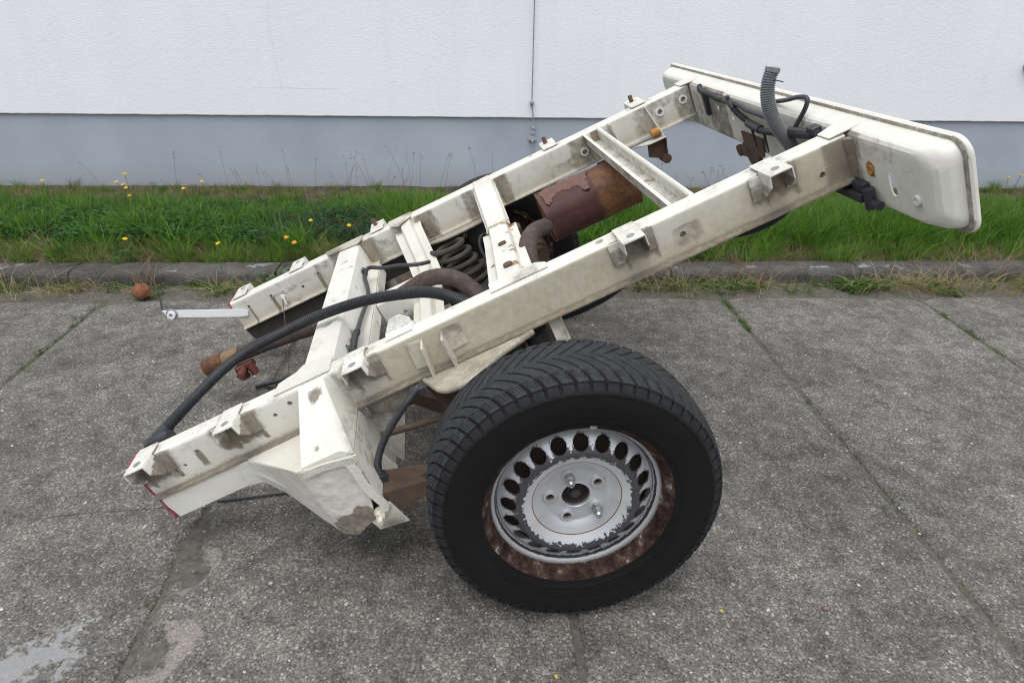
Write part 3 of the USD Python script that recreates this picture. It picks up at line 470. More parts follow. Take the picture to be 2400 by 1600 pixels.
    # patch of scraped paint
    d = np.maximum(d, np.where(webn, 0.62 * sstep(0.455, 0.465, u) * sstep(0.545, 0.535, u) * sstep(0.305, 0.31, n) * sstep(0.362, 0.355, n) * (0.5 + 0.8 * fine), 0))
    return d
def tanf(w):
    f = FC(w); u, v, n = f.T; nn = n1(w, 7, 23); near = v < 0.9
    t = 0.12 + 1.0 * sstep(-0.46, -0.20, u) * (1 - 0.45 * sstep(0.22, 0.42, u) + 0.25 * sstep(0.6, 0.8, u)) * (0.65 + 0.7 * nn)
    t = np.where(near, t, 0.16 + 0.3 * nn); t = t + 0.35 * sstep(NB + 0.06, NB + 0.005, n)
    return np.where(n > NT - 0.006, 0.10 + 0.15 * nn, t)
def rust0(w): return np.zeros(len(w)) + 0.02
def edge_rust(w):
    f = FC(w); u, v, n = f.T; a = 0.10 + 0.42 * sstep(0.60, 0.78, n1(w, 13, 31)) * (n < NB - 0.001)
    for x in (-0.54, -0.447, -0.215, 0.02, 0.13, 0.50): a = np.maximum(a, 0.62 * sstep(0.022, 0.006, np.abs(u - x)) * sstep(0.52, 0.68, n1(w, 26, int(abs(x) * 90))) * (v > 0.9))
    return np.maximum(a, 0.5 * sstep(0.66, 0.74, n1(w, 34, 77)))
A0 = {'dirt': grime, 'rust': rust0}
def film(lo, k=0.4): return {'tan': lambda w: 0.12 + lo + 0.5 * (n1(w, 9, 51) - 0.3),'dirt': lambda w: lo + k * (n1(w, 14, 5) - 0.35) + 0.42 * sstep(0.54, 0.70, n1(w, 8, 77)) * n1(w, 40, 7) * 1.6, 'rust': lambda w: 0.05 + 0.5 * sstep(0.62, 0.8, n1(w, 17, 6))}
def sweep(prof, us, closed=True):
    """profile [(v, n)] (counter-clockwise seen from +u) along u, frame coordinates, end caps"""
    prof = np.asarray(prof); k = len(prof); V = np.array([[u, p[0], p[1]] for u in us for p in prof])
    a, b = np.meshgrid(np.arange(len(us) - 1), np.arange(k), indexing='ij'); c = (b + 1) % k
    q = np.stack([a * k + b, (a + 1) * k + b, (a + 1) * k + c, a * k + c], -1).reshape(-1, 4)
    F = np.vstack([q[:, [0, 2, 1]], q[:, [0, 3, 2]]])
    e = trimesh.creation.triangulate_polygon(Polygon(prof), engine='earcut')
    idx = [int(np.argmin(np.linalg.norm(prof - x, axis=1))) for x in e[0]]; T = np.array([[idx[x] for x in t] for t in e[1]])
    ar = np.cross(prof[T[:, 1]] - prof[T[:, 0]], prof[T[:, 2]] - prof[T[:, 0]]); T[ar < 0] = T[ar < 0][:, ::-1]
    F = np.vstack([F, T[:, ::-1], T + (len(us) - 1) * k]); m = trimesh.Trimesh(V, F, process=False); trimesh.repair.fix_normals(m); return m
def densify(P, step):
    P = np.asarray(P, float); out = []
    for a, b in zip(P, np.roll(P, -1, 0)):
        n = max(1, int(np.ceil(np.linalg.norm(b - a) / step))); out += [a + (b - a) * t for t in np.arange(n) / n]
    return out
def arc(c, r, a0, a1, n=5): return [(c[0] + r * math.cos(a), c[1] + r * math.sin(a)) for a in np.radians(np.linspace(a0, a1, n))]
def rail_profile(v0, v1, lip=0.018, th=0.004):
    R = 0.011
    return ([(v0 - lip, NB - th), (v1 + lip, NB - th), (v1 + lip, NB)] + arc((v1 + 0.008, NB + 0.008), 0.008, 270, 180, 4) +
            arc((v1 - R, NT - R), R, 0, 90) + arc((v0 + R, NT - R), R, 90, 180) + arc((v0 - 0.008, NB + 0.008), 0.008, 0, -90, 4) + [(v0 - lip, NB)])
us = np.linspace(U0, U1, 300)
rails = []
for v0 in (V0, V1):
    P = densify(rail_profile(v0, v0 + TW), 0.010)
    m = sweep(P, us)
    cuts = []
    if v0 == V0:
        cuts = [cyl((-0.855, v0, 0.352), 'v', 0.0055, 0.03, 12), cyl((-0.905, v0, 0.330), 'v', 0.005, 0.03, 12), cyl((-0.625, v0, 0.352), 'v', 0.006, 0.03, 12), cyl((-0.575, v0, 0.365), 'v', 0.007, 0.03, 12),
                cyl((0.489, v0, 0.334), 'v', 0.008, 0.03, 14), cyl((0.299, 0.398, NT), 'n', 0.011, 0.03, 14), cyl((0.138, 0.399, NT), 'n', 0.007, 0.03, 12), cyl((0.845, v0, 0.322), 'v', 0.008, 0.03, 14), cyl((-0.345, 0.405, NT), 'n', 0.007, 0.03, 12)]
        for c in (-0.845, -0.605):                               # small dotted holes in the deck face
            for du, dv in ((0, 0), (0.02, 0.018), (0.034, 0.012), (0.018, -0.004), (0.052, 0.02)): cuts.append(cyl((c + du, 0.385 + dv, NT), 'n', 0.0028, 0.02, 8))
    else:
        cuts = [cyl((x, v0, 0.352), 'v', 0.0055, 0.03, 12) for x in (-0.965, -0.865, -0.655)] + [cyl((-0.735, v0, 0.33), 'v', 0.006, 0.03, 12)]
        cuts += [cyl((0.478, v0, 0.33), 'v', 0.0095, 0.03, 16), cyl((0.79, v0, 0.345), 'v', 0.0095, 0.03, 16), cyl((0.885, v0, 0.35), 'v', 0.009, 0.03, 16), cyl((0.285, v0 + 0.045, NT), 'n', 0.010, 0.03, 14)]
    m = bore(m, cuts)
    r = obj('side_rail', wm(m), M['paint'], ch, smooth=35, attrs={'dirt': grime, 'rust': edge_rust, 'tan': tanf}, label='near side rail of the frame' if v0 == V0 else 'far side rail of the frame')
    rails.append(r)
    if v0 == V1:
        for x, nn_ in ((0.478, 0.33), (0.79, 0.345), (0.885, 0.35)):
            obj('ring', wm(bore(cyl((x, v0 - 0.001, nn_), 'v', 0.0165, 0.004, 20), [cyl((x, v0, nn_), 'v', 0.0095, 0.02, 16)])), M['bracket'], r)
    # mounting brackets: a bent hat of sheet steel with two welded feet
    for b in BR:
        sg = -1 if v0 == V0 else 1; vo = v0 if v0 == V0 else v0 + TW; h = 0.0275
        Lp = lambda u, v, n: (u, vo + sg * v, n)
        parts = []
        topn = NT + 0.005
        parts.append(sheet([Lp(b - h, -0.052, topn), Lp(b + h, -0.052, topn), Lp(b + h, 0.060, topn + 0.002), Lp(b - h, 0.060, topn + 0.002)], 0.003))
        for s in (-1, 1):
            parts.append(sheet([Lp(b + s * h, 0.001, topn), Lp(b + s * h, 0.060, topn + 0.001), Lp(b + s * h, 0.058, 0.372), Lp(b + s * (h + 0.003), 0.022, 0.342), Lp(b + s * (h + 0.004), 0.001, 0.338)], 0.003))
            parts.append(sheet([Lp(b + s * (h + 0.001), 0.0035, 0.391), Lp(b + s * (h + 0.030), 0.0035, 0.391), Lp(b + s * (h + 0.030), 0.0035, 0.333), Lp(b + s * (h + 0.001), 0.0035, 0.333)], 0.003))
        bk = cat(parts); bk = trimesh.Trimesh(*trimesh.remesh.subdivide_to_size(bk.vertices, bk.faces, 0.012)[:2])
        mb = obj('mounting_bracket', wm(bk), M['paint'], r, smooth=25, attrs={'tan': lambda w: 0.25 + 0 * w[:, 0], 'rust': lambda w: 0.05 + 0.4 * sstep(0.62, 0.75, n1(w, 40, 8)),
            'dirt': lambda w, b=b, s0=(v0 == V0): 0.20 + 0.40 * n1(w, 30, 6) + (0.85 if b < -0.5 else 0.25) * (FC(w)[:, 0] > b + 0.030) * (FC(w)[:, 2] < 0.3925) * (0.5 + 0.8 * n1(w, 22, 3)) + 0.5 * (FC(w)[:, 2] < 0.372) * n1(w, 22, 5)})
        obj('weld_nut', wm(cat([cyl(Lp(b, 0.030, topn + 0.003), 'n', 0.010, 0.003, 16)])), M['bolt'], r)
        if v0 == V1 and b > -0.5: obj('bracket_bolt', wm(cyl(Lp(b - 0.005, 0.022, topn + 0.016), 'n', 0.008, 0.024, 10)), M['rustbolt'], r)
# red cut faces at the front end
for v0 in (V0, V1):
    obj('cut_edge', wm(fbox(U0 - 0.003, U0 + 0.006, v0 - 0.0015, v0 + TW + 0.0015, NB + 0.004 if v0 == V0 else 0.372, NT + 0.0012)), M['red'], ch, smooth=False)
# closing plates below the front of the rails
for v0, vv in ((V0, V0 - 0.012), (V1, V1 + TW + 0.012)):
    obj('lower_plate', wm(prism([(-1.018, NB - 0.004), (-1.004, 0.206), (-0.74, 0.206), (-0.60, 0.235), (-0.60, NB - 0.004)], 'v', vv - 0.002, vv + 0.002)), M['paint'], ch, smooth=False, attrs=film(0.08, 0.3))
    if v0 == V0: obj('cut_edge', wm(fbox(-1.019, -1.012, vv - 0.003, vv + 0.003, 0.205, NB - 0.006, 0.001)), M['red'], ch, smooth=False)
obj('inner_plate', wm(prism([(-1.035, NB - 0.004), (-1.02, 0.200), (-0.30, 0.200), (-0.30, NB - 0.004)], 'v', V1 + 0.004, V1 + 0.008)), M['dark_inside'], ch, smooth=False, label='dark undercoated inner plate below the far rail')

# crossmembers
ca = {'tan': lambda w: 0.10 + 0.55 * n1(w, 6, 12) * sstep(0.12, 0.0, np.minimum(FC(w)[:, 1] - V0 - TW, V1 - FC(w)[:, 1])) + 0.35 * sstep(0.36, 0.28, FC(w)[:, 2]), 'dirt': lambda w: 0.10 + 0.32 * sstep(0.5, 0.75, n1(w, 11, 15)) + 0.35 * sstep(0.10, 0.02, np.minimum(FC(w)[:, 1] - V0 - TW, V1 - FC(w)[:, 1])) * n1(w, 20, 2), 'rust': lambda w: 0.06 + 0.6 * sstep(0.62, 0.76, n1(w, 18, 16))}
def hatrun(path, half, drop, flange, th=0.003):
    """hat section along a path [(u centre, v, n top)]: top, two sides, two flanges, frame coordinates"""
    prof = [(-half - flange, -drop), (-half - flange, -drop + th), (-half - 0.002, -drop + th), (-half + 0.004, -0.004), (-half + 0.008, 0), (half - 0.008, 0), (half - 0.004, -0.004), (half + 0.002, -drop + th), (half + flange, -drop + th), (half + flange, -drop)]
    prof = prof + [(half - 0.001, -drop), (half - 0.006, -0.007), (-half + 0.006, -0.007), (-half + 0.001, -drop)]
    k = len(prof); V = np.array([[u + a, v, n + b] for u, v, n in path for a, b in prof]); m = len(path)
    i, j = np.meshgrid(np.arange(m - 1), np.arange(k), indexing='ij'); c = (j + 1) % k; q = np.stack([i * k + j, (i + 1) * k + j, (i + 1) * k + c, i * k + c], -1).reshape(-1, 4)
    mm = trimesh.Trimesh(V, np.vstack([q[:, [0, 1, 2]], q[:, [0, 2, 3]]]), process=False)
    pc = trimesh.creation.triangulate_polygon(Polygon(prof), engine='earcut'); pa = np.array(prof); idx = [int(np.argmin(np.linalg.norm(pa - x, axis=1))) for x in pc[0]]; T = np.array([[idx[x] for x in t] for t in pc[1]])
    mm = trimesh.Trimesh(V, np.vstack([mm.faces, T, T[:, ::-1] + (m - 1) * k]), process=False); trimesh.repair.fix_normals(mm); return mm
def path(P, step=0.04):
    P = np.asarray(P, float); out = [P[0]]
    for a, b in zip(P[:-1], P[1:]):
        n = max(1, int(np.ceil(np.linalg.norm(b - a) / step))); out += [a + (b - a) * (t + 1) / n for t in range(n)]
    return out
# first: big box channel
VI0, VI1 = V0 + TW - 0.003, V1 + 0.003
prof = [(-0.541, 0.272), (-0.540, NT - 0.010), (-0.535, NT - 0.001), (-0.462, NT - 0.001), (-0.452, NT - 0.010), (-0.447, 0.30), (-0.440, 0.295), (-0.415, 0.293), (-0.415, 0.2895), (-0.452, 0.2895), (-0.456, 0.272)]
m = prism(prof, 'v', VI0, VI1)
m = bore(m, [cyl((-0.497, 1.225, NT), 'n', 0.017, 0.016, 20), cyl((-0.497, 0.70, NT), 'n', 0.017, 0.016, 20), cyl((-0.45, 1.02, 0.35), 'u', 0.010, 0.012, 14), cyl((-0.45, 0.60, 0.335), 'u', 0.014, 0.012, 14), cyl((-0.45, 0.55, 0.325), 'u', 0.014, 0.012, 14)])
cm = obj('crossmember', wm(m), M['paint'], ch, smooth=30, attrs=ca, label='big front crossmember box between the rails')
obj('joint_plate', wm(cat([sheet([(-0.60, 0.430, NT + 0.003), (-0.605, 0.372, NT + 0.003), (-0.445, 0.372, NT + 0.003), (-0.445, 0.452, NT + 0.003), (-0.465, 0.475, NT + 0.003), (-0.535, 0.475, NT + 0.003), (-0.552, 0.449, NT + 0.003)], 0.003)])), M['paint'], cm, smooth=False, attrs=film(0.22, 0.5))
obj('joint_plate', wm(cat([sheet([(-0.60, 1.46, NT + 0.003), (-0.585, 1.40, NT + 0.003), (-0.455, 1.375, NT + 0.003), (-0.437, 1.40, NT + 0.003), (-0.437, 1.46, NT + 0.003)], 0.003)])), M['paint'], cm, smooth=False, attrs=film(0.45, 0.6))
obj('stiffener', wm(cat([fbox(-0.4135, -0.4105, 0.47, 1.36, 0.245, 0.291, 0.001), sheet([(-0.41, 0.50, 0.29), (-0.355, 0.53, 0.27), (-0.345, 0.62, 0.25), (-0.41, 0.62, 0.25)], 0.003)])), M['paint'], cm, smooth=False, attrs=film(0.15, 0.4))
# longitudinal member between first and second crossmember
m = bore(fbox(-0.408, -0.245, 0.955, 1.055, 0.12, 0.290, 0.004), [cyl((-0.345, 1.005, 0.290), 'n', 0.009, 0.012, 14), cyl((-0.285, 1.005, 0.290), 'n', 0.009, 0.012, 14), cyl((-0.33, 0.955, 0.225), 'v', 0.007, 0.012, 12)])
obj('centre_bracket', wm(m), M['paint'], ch, smooth=25, attrs={'dirt': lambda w: 0.25 + 0.75 * sstep(0.275, 0.17, FC(w)[:, 2] + 0.03 * n1(w, 18, 4)), 'rust': lambda w: 0.1 + 0.5 * sstep(0.62, 0.75, n1(w, 16, 9))})
# second: dropped channel
obj('crossmember', wm(hatrun(path([(-0.230, VI0, NT - 0.004), (-0.235, 0.47, NT - 0.01), (-0.240, 0.56, 0.262), (-0.240, 1.18, 0.266), (-0.247, 1.25, 0.285), (-0.252, 1.345, NT - 0.006), (-0.255, VI1, NT - 0.002)]), 0.024, 0.030, 0.030)), M['paint'], ch, smooth=30, attrs=ca, label='narrow dropped second crossmember')
obj('joint_plate', wm(sheet([(-0.325, 1.463, NT + 0.003), (-0.312, 1.385, NT + 0.003), (-0.280, 1.345, NT + 0.003), (-0.225, 1.40, NT + 0.003), (-0.225, 1.463, NT + 0.003)], 0.003)), M['paint'], ch, smooth=False, attrs=film(0.3, 0.6))
# third: shallow dropped channel in two overlapping pieces
c3 = obj('crossmember', wm(hatrun(path([(0.060, 0.415, NT + 0.005), (0.062, 0.46, NT + 0.003), (0.066, 0.98, 0.326), (0.068, 1.10, 0.322)]), 0.037, 0.028, 0.026)), M['paint'], ch, smooth=30, attrs={'dirt': lambda w: 0.05 + 0.2 * n1(w, 12, 19), 'rust': lambda w: 0.10 + 0.6 * sstep(0.58, 0.72, n1(w, 20, 26))}, label='third crossmember of two overlapping pieces')
obj('upper_piece', wm(hatrun(path([(0.068, 1.085, 0.327), (0.070, 1.13, 0.328), (0.074, 1.31, NT - 0.004), (0.075, 1.405, NT + 0.004), (0.075, 1.452, NT + 0.004)]), 0.040, 0.022, 0.004)), M['paint'], c3, smooth=30, attrs=ca)
obj('foot_plate', wm(cat([sheet([(0.005, 0.385, NT + 0.0035), (0.160, 0.385, NT + 0.0035), (0.160, 0.415, NT + 0.0035), (0.135, 0.440, NT + 0.0035), (0.005, 0.440, NT + 0.0035)], 0.003)])), M['paint'], c3, smooth=False, attrs=film(0.1, 0.3))
for vv, nn_ in ((0.80, 0.3535), (0.52, 0.394)):
    obj('rusty_hole', wm(cyl((0.068, vv, nn_), 'n', 0.013, 0.006, 16)), M['brown'], c3)
# fourth: open channel
m = cat([fbox(0.497, 0.501, VI0, VI1, 0.345, NT, 0.001), fbox(0.500, 0.548, VI0, VI1, 0.345, 0.349, 0.001), fbox(0.547, 0.561, VI0, VI1, 0.340, NT + 0.001, 0.004), fbox(0.490, 0.4985, VI0, VI1, NT - 0.004, NT, 0.001)])
c4 = obj('crossmember', wm(m), M['paint'], ch, smooth=30, attrs={'dirt': lambda w: np.where(FC(w)[:, 2] < 0.385, 0.30 + 0.35 * n1(w, 24, 33), 0.05), 'rust': lambda w: 0.08 + 0.55 * sstep(0.6, 0.72, n1(w, 16, 12))}, label='open channel crossmember nearest the rear beam')

# weld fins and gussets on the rails
obj('fin', wm(cat([sheet([(-0.199, V0, 0.372), (-0.203, V0 - 0.040, 0.366), (-0.212, V0 - 0.036, 0.268), (-0.212, V0, 0.268)], 0.005), sheet([(-0.240, V0 - 0.003, 0.379), (-0.200, V0 - 0.003, 0.374), (-0.206, V0 - 0.003, 0.300), (-0.246, V0 - 0.003, 0.305)], 0.003)])), M['paint'], rails[0], smooth=25, attrs=film(0.32, 0.5))
obj('fin', wm(cat([sheet([(-0.143, V0, 0.374), (-0.148, V0 - 0.040, 0.366), (-0.150, V0 - 0.030, 0.266), (-0.148, V0, 0.266)], 0.006), sheet([(-0.143, V0 - 0.003, 0.378), (-0.098, V0 - 0.003, 0.376), (-0.098, V0 - 0.003, 0.315), (-0.147, V0 - 0.003, 0.310)], 0.003)])), M['paint'], rails[0], smooth=25, attrs=film(0.34, 0.5))
obj('tab', wm(cat([sheet([(-0.287, 0.388, NT + 0.003), (-0.213, 0.388, NT + 0.003), (-0.213, 0.426, NT + 0.003), (-0.287, 0.426, NT + 0.003)], 0.003), sheet([(-0.290, 0.4275, NT + 0.002), (-0.210, 0.4275, NT + 0.002), (-0.212, 0.4275, NT + 0.020), (-0.232, 0.4275, NT + 0.038), (-0.262, 0.4275, NT + 0.036), (-0.282, 0.4275, NT + 0.012)], 0.003)])), M['bracket'], rails[0], smooth=25)
for a in (-0.448, -0.20, 0.125, 0.52): obj('joint_rib', wm(cat([sheet([(a, V1 - 0.002, NT - 0.006), (a + 0.004, V1 - 0.002, NB + 0.004), (a + 0.040, V1 - 0.002, NB + 0.004), (a + 0.036, V1 - 0.002, NT - 0.006)], 0.004)])), M['paint'], rails[1], smooth=False, attrs=film(0.55, 0.5))
g = obj('gusset', wm(cat([sheet([(0.738, V1, NT - 0.004), (0.744, V1 - 0.004, NT - 0.006), (0.764, V1 - 0.055, 0.276), (0.764, V1, 0.276)], 0.004), sheet([(0.63, V1 - 0.004, 0.268), (0.768, V1 - 0.004, 0.268), (0.768, V1 - 0.062, 0.266), (0.70, V1 - 0.060, 0.266)], 0.004)])), M['paint'], rails[1], smooth=False, attrs=film(0.25, 0.5))
obj('bushing', wm(cyl((0.742, V1 - 0.035, 0.292), 'u', 0.015, 0.030, 16)), M['orange'], rails[1])
obj('fuel_bracket', wm(cat([sheet([(0.70, V1 - 0.04, 0.262), (0.768, V1 - 0.04, 0.262), (0.765, V1 - 0.04, 0.20), (0.735, V1 - 0.04, 0.19), (0.69, V1 - 0.04, 0.215)], 0.004), sheet([(0.768, V1 - 0.06, 0.262), (0.768, V1 + 0.02, 0.262), (0.755, V1 + 0.02, 0.19), (0.755, V1 - 0.05, 0.19)], 0.004), cyl((0.75, V1 - 0.03, 0.185), 'v', 0.018, 0.05, 14)])), M['brown'], ch, smooth=25)
obj('small_rib', wm(sheet([(0.592, V1, NT - 0.004), (0.597, V1 - 0.03, NT - 0.008), (0.606, V1 - 0.03, 0.315), (0.606, V1, 0.30)], 0.003)), M['paint'], rails[1], smooth=False, attrs=film(0.2, 0.4))
obj('hanger_bracket', wm(cat([sheet([(0.50, V1 - 0.02, 0.276), (0.56, V1 - 0.02, 0.276), (0.548, V1 - 0.035, 0.235), (0.52, V1 - 0.035, 0.225), (0.505, V1 - 0.03, 0.25)], 0.004), fbox(0.512, 0.548, V1 - 0.05, V1 - 0.02, 0.226, 0.234)])), M['brown'], ch, smooth=25)

# spring pans under the rails
def pan(sg, vr):
    prof = [(-0.245, 0.0), (-0.215, -0.012), (-0.185, -0.050), (-0.150, -0.085), (-0.105, -0.092), (-0.065, -0.085), (-0.03, -0.05), (0.0, -0.02), (0.05, -0.004), (0.05, 0.19), (-0.245, 0.19)]
    P = np.array([(u, vr + sg * -v) if sg > 0 else (u, vr + v) for u, v in prof]); return P
for near in (True, False):
    mir = lambda v: v if near else 2 * VC - v
    out = [(-0.240, 0.343), (-0.225, 0.315), (-0.205, 0.275), (-0.182, 0.250), (-0.147, 0.243), (-0.112, 0.250), (-0.072, 0.279), (-0.044, 0.300), (-0.008, 0.317), (0.036, 0.334), (0.06, 0.343)]
    inn = [(0.06, 0.446), (0.02, 0.470), (-0.04, 0.482), (-0.10, 0.484), (-0.17, 0.470), (-0.21, 0.452), (-0.245, 0.446)]
    P = [(u, mir(v)) for u, v in out + inn]
    flat = prism(P, 'n', NB - 0.010, NB - 0.005)
    rim = [np.array([[u, mir(v), NB - 0.010]]) for u, v in out]; rim = tube(spline(np.vstack([W(x) for x in rim]), 0.01), 0.0085, 10)
    rim2 = tube(spline(np.vstack([W(np.array([[u, mir(v), NB - 0.010]])) for u, v in inn]), 0.01), 0.006, 10)
    obj('spring_pan', cat([wm(flat), rim, rim2]), M['paint'], ch, smooth=40, attrs={'dirt': lambda w: 0.38 + 0.4 * n1(w, 18, 41), 'tan': lambda w: 0.5 + 0.4 * n1(w, 12, 5), 'rust': lambda w: 0.10 + 0.50 * sstep(0.52, 0.66, n1(w, 22, 42)) * sstep(-0.20, -0.12, FC(w)[:, 0]) * (FC(w)[:, 2] < NB - 0.010)})
obj('brake_hose_foot', wm(cat([sheet([(0.104, 0.375, NB - 0.006), (0.132, 0.375, NB - 0.006), (0.130, 0.345, 0.205), (0.104, 0.345, 0.212)], 0.004), sheet([(0.132, 0.375, NB - 0.006), (0.140, 0.39, NB - 0.006), (0.137, 0.36, 0.20), (0.130, 0.345, 0.205)], 0.003)])), M['paint'], ch, smooth=False, attrs=film(0.3, 0.5))
for a in (0.0, 0.022): obj('brake_pipe', tube(W(np.array([(-0.005 + a, 0.40, 0.27), (0.005 + a, 0.37, 0.235), (0.012 + a, 0.36, 0.20)])), 0.0045, 8), M['brakeline'], ch)

# suspension mounts: sloping white plate carried out from the rail, with a curved skin below
for near in (True, False):
    mir = lambda P: [(u, v if near else 2 * VC - v, n) for u, v, n in P]
    def obj3(name, P, mt, par, t=0.004, lo=0.1, k=0.35): return obj(name, wm(sheet(mir(P), t)), mt, par, smooth=False, attrs=film(lo, k))
    top = hull([p for q in ([(-0.535, V0 + 0.004, NT - 0.002), (-0.467, V0 + 0.004, NT - 0.002), (-0.440, V0 + 0.004, 0.300), (-0.428, V0 + 0.004, 0.282), (-0.54, V0 + 0.004, 0.282)], [(-0.549, 0.155, 0.297), (-0.450, 0.155, 0.297), (-0.443, 0.155, 0.292), (-0.425, 0.155, 0.276), (-0.549, 0.155, 0.255)]) for p in mir(q)])
    top = bore(top, [cyl((-0.505, mir([(0, 0.335, 0)])[0][1], 0.385), 'n', 0.0065, 0.07, 12), cyl((-0.505, mir([(0, 0.185, 0)])[0][1], 0.312), 'n', 0.0065, 0.07, 12)])
    top = trimesh.Trimesh(*trimesh.remesh.subdivide_to_size(top.vertices, top.faces, 0.02)[:2])
    om = obj('suspension_mount', wm(top), M['paint'], ch, smooth=20, attrs={'tan': lambda w: 0.12 + 0.8 * sstep(-0.47, -0.435, FC(w)[:, 0]) * n1(w, 10, 3), 'dirt': lambda w: 0.06 + 0.3 * sstep(0.6, 0.8, n1(w, 14, 55)) + 0.8 * sstep(0.030, 0.012, np.linalg.norm((FC(w) - [-0.495, 0.325, 0.381])[:, :2], axis=1) + 0.03 * (n1(w, 50, 4) - 0.5)) + 0.45 * sstep(-0.455, -0.430, FC(w)[:, 0]), 'rust': lambda w: 0.05 + 0.5 * sstep(0.6, 0.75, n1(w, 22, 8)) * sstep(-0.45, -0.43, FC(w)[:, 0])}, label='white suspension mount welded to the near rail ahead of the wheel' if near else None)
    # gusset shelf and skin
    obj3('gusset_shelf', [(-0.755, V0 - 0.012, NB - 0.006), (-0.54, V0 - 0.012, NB - 0.002), (-0.548, 0.152, 0.292), (-0.562, 0.152, 0.290)], M['paint'], om, 0.005, 0.14, 0.5)
    top_e = [(-0.80, V0 - 0.014, 0.277), (-0.755, V0 - 0.017, 0.276), (-0.71, 0.30, 0.279), (-0.66, 0.25, 0.283), (-0.605, 0.196, 0.288), (-0.565, 0.153, 0.291), (-0.50, 0.147, 0.289), (-0.419, 0.147, 0.274)]
    bot_e = [(-0.80, V0 - 0.014, 0.206), (-0.757, V0 - 0.016, 0.199), (-0.737, 0.328, 0.195), (-0.678, 0.270, 0.173), (-0.608, 0.200, 0.110), (-0.569, 0.165, 0.072), (-0.533, 0.152, 0.060), (-0.470, 0.150, 0.088)]
    T_, B_ = np.array(mir(top_e)), np.array(mir(bot_e)); rows = 30; cols = 84
    tt = np.linspace(0, 1, cols); par = np.linspace(0, 1, len(top_e))
    Ti = np.stack([np.interp(tt, par, T_[:, k]) for k in range(3)], 1); Bi = np.stack([np.interp(tt, par, B_[:, k]) for k in range(3)], 1)
    s_ = np.linspace(0, 1, rows); G = Ti[:, None] * (1 - s_)[None, :, None] + Bi[:, None] * s_[None, :, None]
    dsp = (fbm(np.stack([G[..., 0] * 55, G[..., 2] * 55, G[..., 0] * 0], -1), 4, 9) - 0.5) * 0.0075 * sstep(0.45, 0.7, tt)[:, None]
    ribs = 0.006 * np.exp(-((s_[None, :] - 0.62 - 0.5 * (tt[:, None] - 0.28) ** 2 * 6) / 0.07) ** 2) * sstep(0.12, 0.2, tt)[:, None] * sstep(0.48, 0.38, tt)[:, None]
    G[..., 1] += (-dsp - ribs) * (1 if near else -1)
    back = G.copy(); back[..., 1] += 0.004 * (1 if near else -1)
    a, b = np.meshgrid(np.arange(cols - 1), np.arange(rows - 1), indexing='ij'); q = np.stack([a * rows + b, a * rows + b + 1, (a + 1) * rows + b + 1, (a + 1) * rows + b], -1).reshape(-1, 4)
    F = np.vstack([q[:, [0, 1, 2]], q[:, [0, 2, 3]]]); N = cols * rows
    bd = [(i * rows, (i + 1) * rows) for i in range(cols - 1)] + [((i + 1) * rows + rows - 1, i * rows + rows - 1) for i in range(cols - 1)] + [(j + 1, j) for j in range(rows - 1)] + [((cols - 1) * rows + j, (cols - 1) * rows + j + 1) for j in range(rows - 1)]
    F2 = [[x, y, y + N] for x, y in bd] + [[x, y + N, x + N] for x, y in bd]
    sk = trimesh.Trimesh(np.vstack([G.reshape(-1, 3), back.reshape(-1, 3)]), np.vstack([F, F[:, ::-1] + N, F2]), process=False); trimesh.repair.fix_normals(sk)
    obj('curved_skin', wm(sk), M['rough_paint'], om, smooth=45, attrs={'tan': lambda w: 0.15 + 0.5 * n1(w, 5, 14) * sstep(-0.76, -0.66, FC(w)[:, 0]), 'dirt': lambda w: 0.08 + 0.40 * sstep(0.45, 0.72, n1(w, 12, 61)) + 0.30 * sstep(0.10, 0.03, np.abs(FC(w)[:, 2] - 0.07)) * n1(w, 20, 4) + 0.75 * sstep(0.058, 0.046, np.linalg.norm((FC(w) - [-0.500, 0.15, 0.095])[:, [0, 2]] * [0.8, 1.25], axis=1) + 0.075 * (n1(w, 24, 3) - 0.5)), 'rust': lambda w: 0.10 + 0.5 * sstep(0.62, 0.78, n1(w, 20, 66))})
    # raised flange along the rear edge, end plates, pivot bolt
    E_ = [(-0.432, 0.143, 0.272), (-0.430, 0.141, 0.235), (-0.432, 0.141, 0.188), (-0.428, 0.141, 0.150), (-0.419, 0.141, 0.114), (-0.432, 0.141, 0.097)]
    fl = np.array(mir(E_)); fw_ = [(-0.026, 0, 0)]
    strip = cat([hull([p + d for p in (fl[k], fl[k + 1]) for d in ([0, 0, 0], [-0.022, 0, 0.006], [-0.003, 0.01 * (1 if near else -1), 0], [-0.026, 0.008 * (1 if near else -1), 0.006])]) for k in range(len(fl) - 1)])
    obj('edge_flange', wm(strip), M['rough_paint'], om, smooth=40, attrs=film(0.12, 0.4))
    obj3('rear_plate', [(-0.430, 0.15, 0.272), (-0.430, 0.34, 0.275), (-0.430, 0.40, 0.20), (-0.436, 0.40, 0.06), (-0.452, 0.27, 0.065), (-0.425, 0.152, 0.115)], M['paint'], om, 0.004, 0.22, 0.5)
    obj3('bush_cheek', [(-0.419, 0.150, 0.116), (-0.405, 0.152, 0.040), (-0.480, 0.152, 0.048), (-0.487, 0.158, 0.080), (-0.470, 0.150, 0.092)], M['paint'], om, 0.004, 0.2, 0.5)
    obj3('inner_cheek', [(-0.470, 0.275, 0.205), (-0.432, 0.275, 0.210), (-0.420, 0.275, 0.175), (-0.400, 0.275, 0.118), (-0.430, 0.275, 0.06), (-0.480, 0.275, 0.068)], M['paint'], om, 0.004, 0.3, 0.5)
